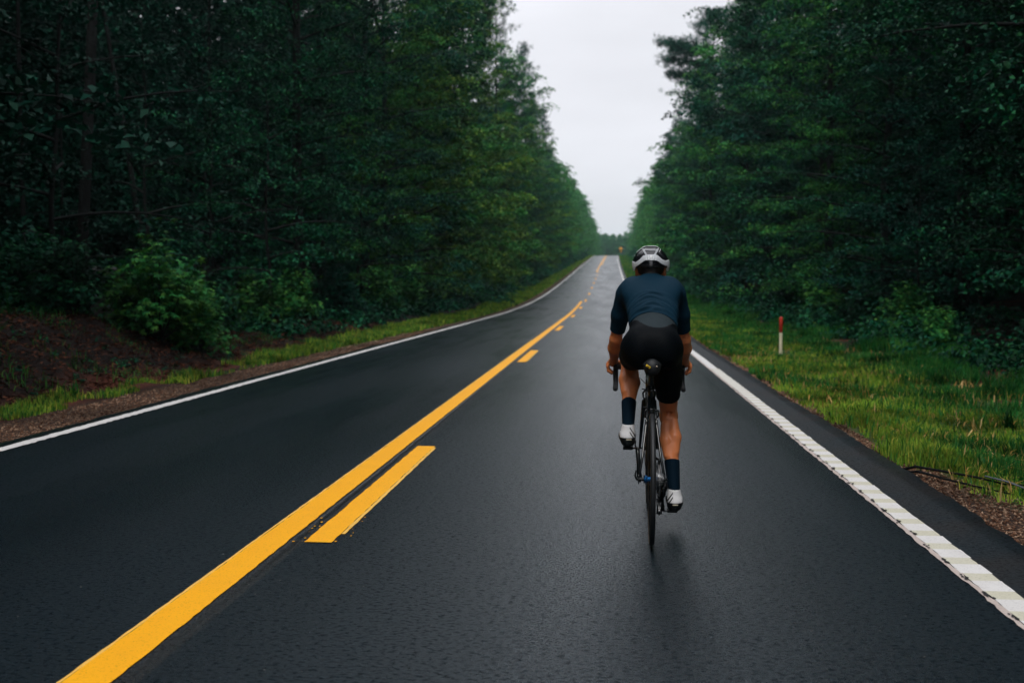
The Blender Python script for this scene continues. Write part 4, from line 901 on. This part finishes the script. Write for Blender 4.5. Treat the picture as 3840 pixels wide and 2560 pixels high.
HBLK = mat('glossy_black_helmet', (.006, .007, .009), .16, coat=.6); HWHT = mat('pearl_white_helmet', (.50, .53, .56), .30, nscale=9, namp=.05, coat=.2); REFL = mat('pale_reflective_tab', (.55, .50, .38), .4)

def torso(s, e=0.0, arms=False):
    k = .055
    s.ell((0, .215, 1.030), (.128 + e, .120 + e, .106 + e), k)
    for sx in (-1, 1): s.ell((sx * .066, .170, .985), (.074 + e, .082 + e, .096 + e), k)
    s.ell((.010, .315, 1.105), (.124 + e, .120 + e, .090 + e), k, ('X', 28))
    s.ell((.008, .430, 1.180), (.137 + e, .135 + e, .098 + e), k, ('X', 30))
    s.ell((0, .545, 1.245), (.150 + e, .125 + e, .100 + e), k, ('X', 30))
    s.cone((-.095, .615, 1.305), (.095, .615, 1.305), .056 + e, .056 + e, k)
    for sx in (-1, 1): s.ell((sx * .095, .54, 1.305), (.062 + e, .085 + e, .036 + e), k, ('X', 35))   # shoulder blades
    s.cone((0, .62, 1.315), (0, .675, 1.375), .062 + e, .055 + e, .04)
SH = lambda sx: (sx * .138, .610, 1.268); EL = lambda sx: (sx * .198, .755, 1.012); WR = lambda sx: (sx * .210, .935, .876)
def upper_arm(s, sx, e=0.0):
    s.cone(SH(sx), (sx * .170, .67, 1.16), .060 + e, .050 + e, .045); s.cone((sx * .170, .67, 1.16), EL(sx), .050 + e, .038 + e, .02)
def forearm(s, sx):
    s.cone(EL(sx), (sx * .204, .82, .958), .037, .040, .015); s.cone((sx * .204, .82, .958), WR(sx), .040, .024, .015)
def hand(s, sx):
    # palm rests on the brake hood, fingers wrap down its outer side round the lever, thumb inside
    W = np.array(WR(sx)); pc = np.array((sx * .216, .985, .862))
    s.cone(W, pc, .024, .027, .012); s.ell(pc, (.023, .042, .030), .010)
    s.ell((sx * .225, 1.005, .862), (.020, .030, .028), .008)
    for q, (y, ln, rr) in enumerate(((1.035, .92, .0098), (1.016, 1.0, .0100), (.996, .95, .0096), (.976, .78, .0086))):
        a = (sx * .230, y, .872 - .003 * q); b = (sx * .250, y + .010, .846 - .004 * q); c = (sx * (.250 - .004), y + .016, .846 - .034 * ln - .004 * q); d = (sx * .224, y + .014, .846 - .052 * ln - .004 * q)
        s.chain([(a, rr * 1.15), (b, rr * 1.08), (c, rr), (d, rr * .85)], .004)
    s.chain([((sx * .205, .975, .868), .013), ((sx * .186, 1.000, .862), .0115), ((sx * .178, 1.024, .846), .0098), ((sx * .180, 1.038, .828), .0085)], .006)
HIP = lambda sx: (sx * .080, .235, .985)
KN = {-1: (-.114, .625, .885), 1: (.102, .500, .605)}; AN = {-1: (-.122, .315, .548), 1: (.128, .300, .203)}
def thigh(s, sx, e=0.0, stop=1.0):
    a = np.array(HIP(sx)); b = np.array(KN[sx]); m = a + (b - a) * .45; q = a + (b - a) * stop
    s.cone(a, m, .080 + e, .072 + e, .05); s.cone(m, q, .072 + e, .072 + e - (.072 - .050) * (stop - .45) / .55, .02)
def calf(s, sx):
    k = np.array(KN[sx]); a = np.array(AN[sx]); ax = a - k; Lc = np.linalg.norm(ax); ax /= Lc; back = np.array([0, -1., 0]); back -= ax * (back @ ax); back /= np.linalg.norm(back)
    s.ell(k, (.047, .050, .052), .02)
    s.cone(k + ax * .02, k + ax * .18, .045, .042, .02); s.cone(k + ax * .18, a, .042, .027, .02)
    p = k + ax * .108 + back * .022
    for d, r_ in ((-.023, .036), (.021, .038)):       # the two heads of the calf muscle
        c = p + np.array([d, 0, 0]) + ax * (.0 if d * sx > 0 else .022); s.cone(c - ax * .060, c + ax * .030, r_ * .72, r_ * .98, .007); s.cone(c + ax * .030, c + ax * .11, r_ * .98, .022, .016)
    s.cone(k + back * .030 + ax * .19, a + back * .020, .017, .012, .012)          # achilles
    th = np.array(HIP(sx)) - k; th /= np.linalg.norm(th)
    for d in (-.026, .026): s.cone(k + np.array([d, 0, 0]) + th * .09 + back * .022, k + np.array([d, 0, 0]) + ax * .03 + back * .026, .015, .010, .012)   # hamstring tendons
def hollow(s, sx):      # back of the knee
    k = np.array(KN[sx]); a = np.array(AN[sx]); ax = (a - k) / np.linalg.norm(a - k); back = np.array([0, -1., 0]); back -= ax * (back @ ax); back /= np.linalg.norm(back)
    s.ell(k + back * .066 - ax * .005, (.013, .014, .032), .022, None, 'sub'); s.cone(k + back * .074 + ax * .07, k + back * .070 + ax * .15, .008, .005, .016, 'sub')
def foot(s, sx, e=0.0, k=.012):
    a = np.array(AN[sx]); z0 = a[2] - .080; x = a[0] + sx * .004
    s.cone((x, a[1] - .012, z0 + .045), (x, a[1] + .06, z0 + .040), .032 + e, .033 + e, k)
    s.cone((x, a[1] + .06, z0 + .040), (x + sx * .004, a[1] + .15, z0 + .026), .034 + e, .034 + e, k); s.cone((x, a[1] + .15, z0 + .022), (x, a[1] + .20, z0 + .018), .034 + e, .022 + e, k)
    s.cone(a, (x, a[1] - .008, z0 + .045), .030 + e, .030 + e, .015)
HC = np.array((0, .712, 1.424))
def head(s):
    c = HC; s.ell(c + [0, 0, .015], (.077, .096, .092), .02); s.ell(c + [0, .035, -.055], (.058, .062, .062), .03)
    s.cone((0, .668, 1.36), c + [0, -.03, -.02], .053, .055, .03)
    s.cone(c + [0, .088, .005], c + [0, .112, -.025], .008, .013, .008)              # nose
    s.cone(c + [-.016, .094, -.052], c + [.016, .094, -.052], .006, .006, .006)      # lips
    s.ell(c + [0, .082, -.085], (.022, .020, .018), .015)                           # chin
    for sx in (-1, 1):
        s.ell(c + [sx * .030, .088, .004], (.014, .008, .008), .006, None, 'sub'); s.ell(c + [sx * .030, .083, .004], (.011, .010, .009), .002)
        s.cone(c + [sx * .018, .090, .021], c + [sx * .045, .084, .021], .006, .005, .006)
        s.ell(c + [sx * .080, -.008, -.020], (.010, .021, .031), .006); s.ell(c + [sx * .086, -.006, -.015], (.005, .011, .018), .003, None, 'sub')

BIKE = (float(.229), 5.09, float(elev(5.09)) + .002); YAW = R(-1.3)
b = SDF((-.29, .02, .10), (.29, 1.09, 1.57), .0046)
torso(b, -.012); head(b)
for sx in (-1, 1): upper_arm(b, sx, -.006); forearm(b, sx); hand(b, sx); thigh(b, sx, -.006); calf(b, sx); foot(b, sx, -.008); hollow(b, sx)
me = b.mesh('person', 1); me.materials.append(SKIN); person = link('person', me); person.location = BIKE; person.rotation_euler = (0, 0, YAW)
tag(person, 'cyclist in navy jersey, black shorts and black and white helmet, riding the road bike', 'person')
def hemz(X, Y, s_):
    t_ = np.clip((X - .012) / .125, -1, 1); l_ = 1.168 + (1.140 - 1.168) * (t_ + 1) / 2
    return l_ + s_ * (1 - t_ ** 2) * .046 * (1 - smooth(.30, .38, Y)) - .75 * np.maximum(Y - .25, 0) - s_ * .002
# --- jersey: folds gather across the lower back and under the arms
LO, HI = (-.27, .02, .92), (.27, .80, 1.46)
ax_t = lambda X, Y, Z: (Y - .2) * .80 + (Z - 1.04) * .60
j = SDF(LO, HI, .0042); torso(j, .005)
for sx in (-1, 1): upper_arm(j, sx, .002)
def fold(X, Y, Z):
    t_ = ax_t(X, Y, Z) + .9 * X * X; back = smooth(.12, .17, t_) * (1 - smooth(.28, .36, t_)); q_ = t_ + 1.6 * X * X; w_ = np.sin(q_ * 210 + 9 * X + 1.6 * np.sin(X * 43 + q_ * 20)) * (.35 + .3 * np.sin(X * 23 + 2)) + np.sin(q_ * 115 - 14 * X + 1.5 * np.sin(X * 17)) * .5
    hem = np.exp(-((t_ + .07 * X - .175) / .012) ** 2) * .007 - np.exp(-((t_ - .315 + 4.5 * X * X) / .007) ** 2) * .0085
    return w_ * .0060 * back * (1 - .5 * smooth(.08, .13, np.abs(X))) + hem * (1 - smooth(.10, .15, np.abs(X)) )
sl, X, Y, Z = j.grid(); X_, Y_, Z_ = np.broadcast_arrays(X, Y, Z); j.v -= fold(X_, Y_, Z_).astype(np.float32)
tt = ax_t(X, Y, Z)
j.v = np.maximum(j.v, (hemz(X, Y, 1) - Z) * .8)                                # hem
dC = (Y - .645) * .6 + (Z - 1.352) * .8; j.v = np.maximum(j.v, dC - .018)             # collar
for sx in (-1, 1):
    n_ = np.array(EL(sx)) - np.array(SH(sx)); n_ /= np.linalg.norm(n_); e_ = (np.array(EL(sx)) - n_ * .062)
    dd = (X - e_[0]) * n_[0] + (Y - e_[1]) * n_[1] + (Z - e_[2]) * n_[2]; j.v = np.where(sx * X > .135, np.maximum(j.v, dd), j.v)
jersey = j.build('jersey', NAVY, person, 1, main=True)
# --- bib shorts with the charcoal back panel between waistband and jersey
p = SDF((-.2, .0, .50), (.2, .75, 1.32), .0045); torso(p, .0); sl, X, Y, Z = p.grid(); tt = ax_t(X, Y, Z)
p.v = np.maximum(p.v, Z - hemz(X, Y, 1) - .03); p.v = np.maximum(p.v, hemz(X, Y, -1) - .03 - Z); p.build('back_panel', PANEL, person, main=True)
q = SDF((-.22, .0, .50), (.22, .75, 1.32), .0042); torso(q, .0045)
for sx in (-1, 1): thigh(q, sx, .003, .80)
sl, X, Y, Z = q.grid(); tt = ax_t(X, Y, Z); back = 1 - smooth(.17, .30, Y)
q.v = np.maximum(q.v, (Z - hemz(X, Y, -1)) * .8)
for sx in (-1, 1):
    a_ = np.array(HIP(sx)); n_ = np.array(KN[sx]) - a_; Ln = np.linalg.norm(n_); n_ /= Ln; e_ = a_ + n_ * Ln * .70
    dd = (X - e_[0]) * n_[0] + (Y - e_[1]) * n_[1] + (Z - e_[2]) * n_[2]; q.v = np.where((sx * X > .0) & (dd > -.06), np.maximum(q.v, dd), q.v)
q.build('bib_shorts', BLK, person, main=True)
# --- socks and shoes
for sx in (-1, 1):
    k_ = np.array(KN[sx]); a_ = np.array(AN[sx]); n_ = (a_ - k_) / np.linalg.norm(a_ - k_)
    s1 = SDF(a_ + [-.09, -.12, -.09], a_ + [.09, .16, .24], .0035); calf(s1, sx); foot(s1, sx, -.003); s1.v -= .0045
    sl, X, Y, Z = s1.grid(); dd = (X - a_[0]) * n_[0] + (Y - a_[1]) * n_[1] + (Z - a_[2]) * n_[2]; s1.v = np.maximum(s1.v, -dd - .185); s1.build('sock', SOCK, person, main=True)
    z0 = a_[2] - .080
    s2 = SDF(a_ + [-.08, -.10, -.10], a_ + [.08, .27, .03], .0028); foot(s2, sx, .006, .02); s2.cone((a_[0], a_[1] - .010, z0 + .02), (a_[0], a_[1] - .016, z0 + .100), .036, .031, .015)
    sl, X, Y, Z = s2.grid(); cut = Z - (z0 + .116 - .22 * (Y - a_[1] + .05) * (Y > a_[1] + .0)); full = s2.copy()
    s2.v = np.maximum(s2.v, cut); s2.v = np.maximum(s2.v, (z0 + .036) - Z)
    shoe = s2.build('shoe', WHT, person)
    s3 = full.copy(); s3.v -= .0025; s3.v = np.maximum(s3.v, Z - (z0 + .040)); s3.v = np.maximum(s3.v, (z0 - .006) - Z); s3.build('sole', SOLE, shoe)
    s4 = full.copy(); s4.v -= .0022; s4.v = np.maximum(s4.v, np.maximum(cut, z0 + .036 - Z))
    inner = -sx * (X - a_[0]); ph = (Z - z0 - .04) * 1.0 + (inner - .022) * 1.6; st = np.minimum(np.abs(ph - .010), np.abs(ph - .034)) - .0055
    s4.v = np.maximum(s4.v, np.maximum(st, .008 - inner)); s4.build('shoe_stripes', SOLE, shoe)
    if sx > 0 or True:
        s5 = full.copy(); s5.v -= .0045; s5.v = np.maximum(s5.v, np.maximum(np.abs(Z - z0 - .030) - .0040, np.maximum(np.abs(X - a_[0] - .004) - .016, Y - a_[1]))); s5.build('heel_tab', REFL, shoe)
# --- hair
h = SDF((-.12, .56, 1.33), (.12, .84, 1.56), .003); h.ell(HC + [0, 0, .017], (.080, .099, .094), .02); h.cone((0, .652, 1.372), HC + [0, -.04, -.01], .050, .052, .03)
sl, X, Y, Z = h.grid(); h.v = np.maximum(h.v, np.maximum((Y - HC[1] - .012) * 1.0, HC[2] - .043 + .9 * np.clip(np.abs(X) - .035, 0, 1) * .3 - Z)); h.build('hair', HAIRM, person)
# --- helmet: outline of the shell parts taken in the rear view (u right, v down from the top) and laid on a real ellipsoid shell
HT = 1.554; SC = .000492
def hx(px): return (px - 634) * SC
def hz_(py): return HT - (py - 125) * SC
hc = np.array((0, .725, 1.443)); hr = np.array((.1055, .142, .111))
def ellf(X, Y, Z, g_=0):
    r_ = hr + g_; k0 = np.sqrt(((X - hc[0]) / r_[0]) ** 2 + ((Y - hc[1]) / r_[1]) ** 2 + ((Z - hc[2]) / r_[2]) ** 2); k1 = np.sqrt(((X - hc[0]) / r_[0] ** 2) ** 2 + ((Y - hc[1]) / r_[1] ** 2) ** 2 + ((Z - hc[2]) / r_[2] ** 2) ** 2); return k0 * (k0 - 1) / np.maximum(k1, 1e-6)
hs_ = SDF((-.13, .56, 1.36), (.13, .90, 1.59), .0024); sl, X, Y, Z = hs_.grid()
rim = 1.429 + .10 * (Y - .70) * (Y > .70) + .0 * Y
shell = np.maximum(np.maximum(ellf(X, Y, Z), -ellf(X, Y, Z, -.018)), rim - Z)
vent = 1e3
for xc in (-.050, 0, .050):       # long front-to-back vents
    vent = np.minimum(vent, np.maximum(np.abs(X - xc * (1 + 1.2 * (Y - .72))) - .011, np.abs(Y - .765) - .060))
hs_.v = np.maximum(shell, -vent).astype(np.float32); helmet = hs_.build('helmet', HBLK, person)
bandp = [(418, 300), (455, 322), (500, 290), (545, 245), (600, 232), (680, 230), (715, 245), (765, 290), (805, 302), (842, 285), (851, 310), (852, 365), (842, 418), (828, 415), (818, 362), (800, 364), (750, 340), (715, 315), (690, 302), (565, 302), (540, 320), (500, 350), (458, 376), (452, 412), (436, 418), (424, 385), (416, 340)]
d2 = poly_sd([hx(a) for a, _ in bandp], [hz_(c_) for _, c_ in bandp], X, Z)
hb_ = SDF((-.13, .56, 1.36), (.13, .90, 1.59), .0024)
groove = 1e3
for gx in (585, 618, 650, 684): groove = np.minimum(groove, np.maximum(np.abs(X - hx(gx) - (Z - hz_(265)) * .12 * np.sign(gx - 634)) - .0013, np.abs(Z - hz_(262)) - .017))
sh2 = np.maximum(ellf(X, Y, Z, .0075 + 0.0), -ellf(X, Y, Z, -.012)); sh2 = np.maximum(sh2, -np.maximum(groove, -ellf(X, Y, Z, .0045)))
front = Y - .78
hb_.v = np.maximum(np.maximum(sh2, d2), front).astype(np.float32); hb_.build('rear_band', HWHT, helmet)
def lines(name, segs, wd_, lift, m_):
    o = SDF((-.13, .56, 1.44), (.13, .90, 1.59), .0020); sl, X, Y, Z = o.grid(); d = 1e3
    for (a, b_), (c_, e_) in segs:
        ax_, az_, bx_, bz_ = hx(a), hz_(b_), hx(c_), hz_(e_); ex, ez = bx_ - ax_, bz_ - az_; t_ = np.clip(((X - ax_) * ex + (Z - az_) * ez) / (ex * ex + ez * ez), 0, 1); d = np.minimum(d, np.hypot(X - ax_ - ex * t_, Z - az_ - ez * t_) - wd_)
    o.v = np.maximum(np.maximum(np.maximum(ellf(X, Y, Z, lift), -ellf(X, Y, Z, -.006)), d), Y - .74).astype(np.float32); o.build(name, m_, helmet)
lines('white_trim', [((527, 150), (574, 238)), ((545, 158), (590, 244)), ((741 - 12, 150), (682, 238)), ((711, 158), (666, 244)), ((590, 244), (666, 244)), ((552, 181), (704, 184)), ((470, 200), (520, 156)), ((440, 240), (446, 225)), ((746, 165), (730, 200))], .0019, .004, HWHT)
lines('top_ridge', [((533, 147), (560, 133)), ((560, 133), (690, 130)), ((690, 130), (722, 145))], .0021, .006, HWHT)
# chin strap
m = MB()
for sx in (-1, 1): m.tube([(sx * .092, .72, 1.45), (sx * .080, .735, 1.40), (sx * .055, .765, 1.345), (0, .785, 1.322)], .005, 6, flat=.3)
m.build('chin_strap', BLK, helmet, True)
m = MB(); m.tube([(-.072, .665, 1.440), (-.045, .625, 1.432), (0, .608, 1.430), (.045, .625, 1.432), (.072, .665, 1.440)], .009, 8, flat=.5); m.box((0, .602, 1.432), (.028, .014, .020), bev=.004); m.build('retention_cradle', SOLE, helmet, True)
# ================================================================== ROADSIDE THINGS
RED = mat('weathered_red_paint', (.45, .030, .014), .5, nscale=20, namp=.3); CREAM = mat('weathered_cream_paint', (.72, .64, .46), .6, nscale=15, namp=.25)
x, y, z = P(3.50, 20.6); po = empty('marker_post', (x, y, z))
m = MB(); m.lathe([(.033, -.2), (.033, .53)], (0, 0, 0), 'z', 20); m.build('post', CREAM, po, True)
m = MB(); m.lathe([(.033, .53), (.036, .533), (.036, .81), (.031, .833), (.018, .846), (.001, .850)], (0, 0, 0), 'z', 20); m.build('red_sleeve', RED, po, True)
tag(po, 'slim round marker post, cream below and red above, in the right verge grass', 'marker post')
# warning sign at the crest
x, y, z = P(3.85 - 1.2, 302); sg = empty('road_sign', (x, y, z)); ORG = mat('orange_sign_face', (.80, .36, .03), .4); STEEL = mat('galvanised_steel', (.3, .3, .31), .5, .8)
m = MB(); m.box((0, .03, 1.2), (.07, .05, 2.9)); m.build('post', STEEL, sg)
m = MB(); d_ = .60; th = .02
m.add([(0, -th, 2.05 - d_), (d_, -th, 2.05), (0, -th, 2.05 + d_), (-d_, -th, 2.05), (0, 0, 2.05 - d_), (d_, 0, 2.05), (0, 0, 2.05 + d_), (-d_, 0, 2.05)], [[0, 1, 2, 3], [7, 6, 5, 4], [0, 4, 5, 1], [1, 5, 6, 2], [2, 6, 7, 3], [3, 7, 4, 0]]); m.build('diamond_panel', ORG, sg)
m = MB(); m.box((.02, -.012, 1.22), (.48, .02, .36)); m.build('plate', ORG, sg)
tag(sg, 'small orange diamond warning sign with a plate below, at the far crest', 'road sign')
# torn black hose / cable lying along the right pavement edge
RUB = mat('black_rubber', (.004, .0045, .005), .85, spec=.1, nscale=30, namp=.3); GREY = mat('scuffed_grey_plastic', (.09, .10, .11), .8, spec=.1, nscale=30, namp=.3)
def gpt(X, s, dz): p = P(X, s); return (p[0], p[1], p[2] + dz)
ho = empty('cable', gpt(2.12, 7.5, 0)); off = Vector(ho.location)
def rel(p): return tuple(Vector(p) - off)
m = MB(); m.tube([rel(gpt(a_, b_, c_)) for a_, b_, c_ in ((2.10, 7.56, .045), (2.22, 7.38, .045), (2.36, 7.20, .05), (2.52, 7.02, .055), (2.66, 6.90, .05))], [.018, .022, .020, .017, .012], 8, flat=.45); m.build('upper_strand', RUB, ho, True)
m = MB(); m.tube([rel(gpt(a_, b_, c_)) for a_, b_, c_ in ((2.11, 7.50, .04), (2.19, 7.22, .04), (2.30, 6.98, .035), (2.44, 6.80, .03), (2.62, 6.66, .025))], [.015, .018, .016, .013, .008], 8, flat=.5); m.build('lower_strand', RUB, ho, True)
m = MB(); m.tube([rel(gpt(a_, b_, c_)) for a_, b_, c_ in ((2.56, 6.98, .075), (2.66, 6.86, .075), (2.76, 6.72, .06))], [.012, .014, .010], 8, flat=.5); m.build('grey_sleeve', GREY, ho, True)
m = MB(); m.tube([rel(gpt(a_, b_, c_)) for a_, b_, c_ in ((2.66, 6.90, .05), (2.95, 6.75, .11), (3.3, 6.62, .12), (3.7, 6.45, .10), (4.1, 6.3, .08))], [.006] * 5, 6); m.build('wire', RUB, ho, True)
tag(ho, 'torn black cable lying where the asphalt meets the grass at right', 'cable')
# ------------------------------------------------------------------ air
hz = bpy.data.materials.new('mist'); hz.use_nodes = True; t = hz.node_tree
for n_ in list(t.nodes): t.nodes.remove(n_)
o_ = t.nodes.new('ShaderNodeOutputMaterial'); pv = t.nodes.new('ShaderNodeVolumePrincipled'); pv.inputs['Density'].default_value = HAZE; pv.inputs['Color'].default_value = (.60, .90, .92, 1); pv.inputs['Anisotropy'].default_value = .2
t.links.new(pv.outputs[0], o_.inputs['Volume'])
m = MB(); m.box((0, 950, 22), (1300, 2120, 50)); hb = m.build('haze', hz); tag(hb, 'thin pale mist between the trees', 'haze', kind='stuff')
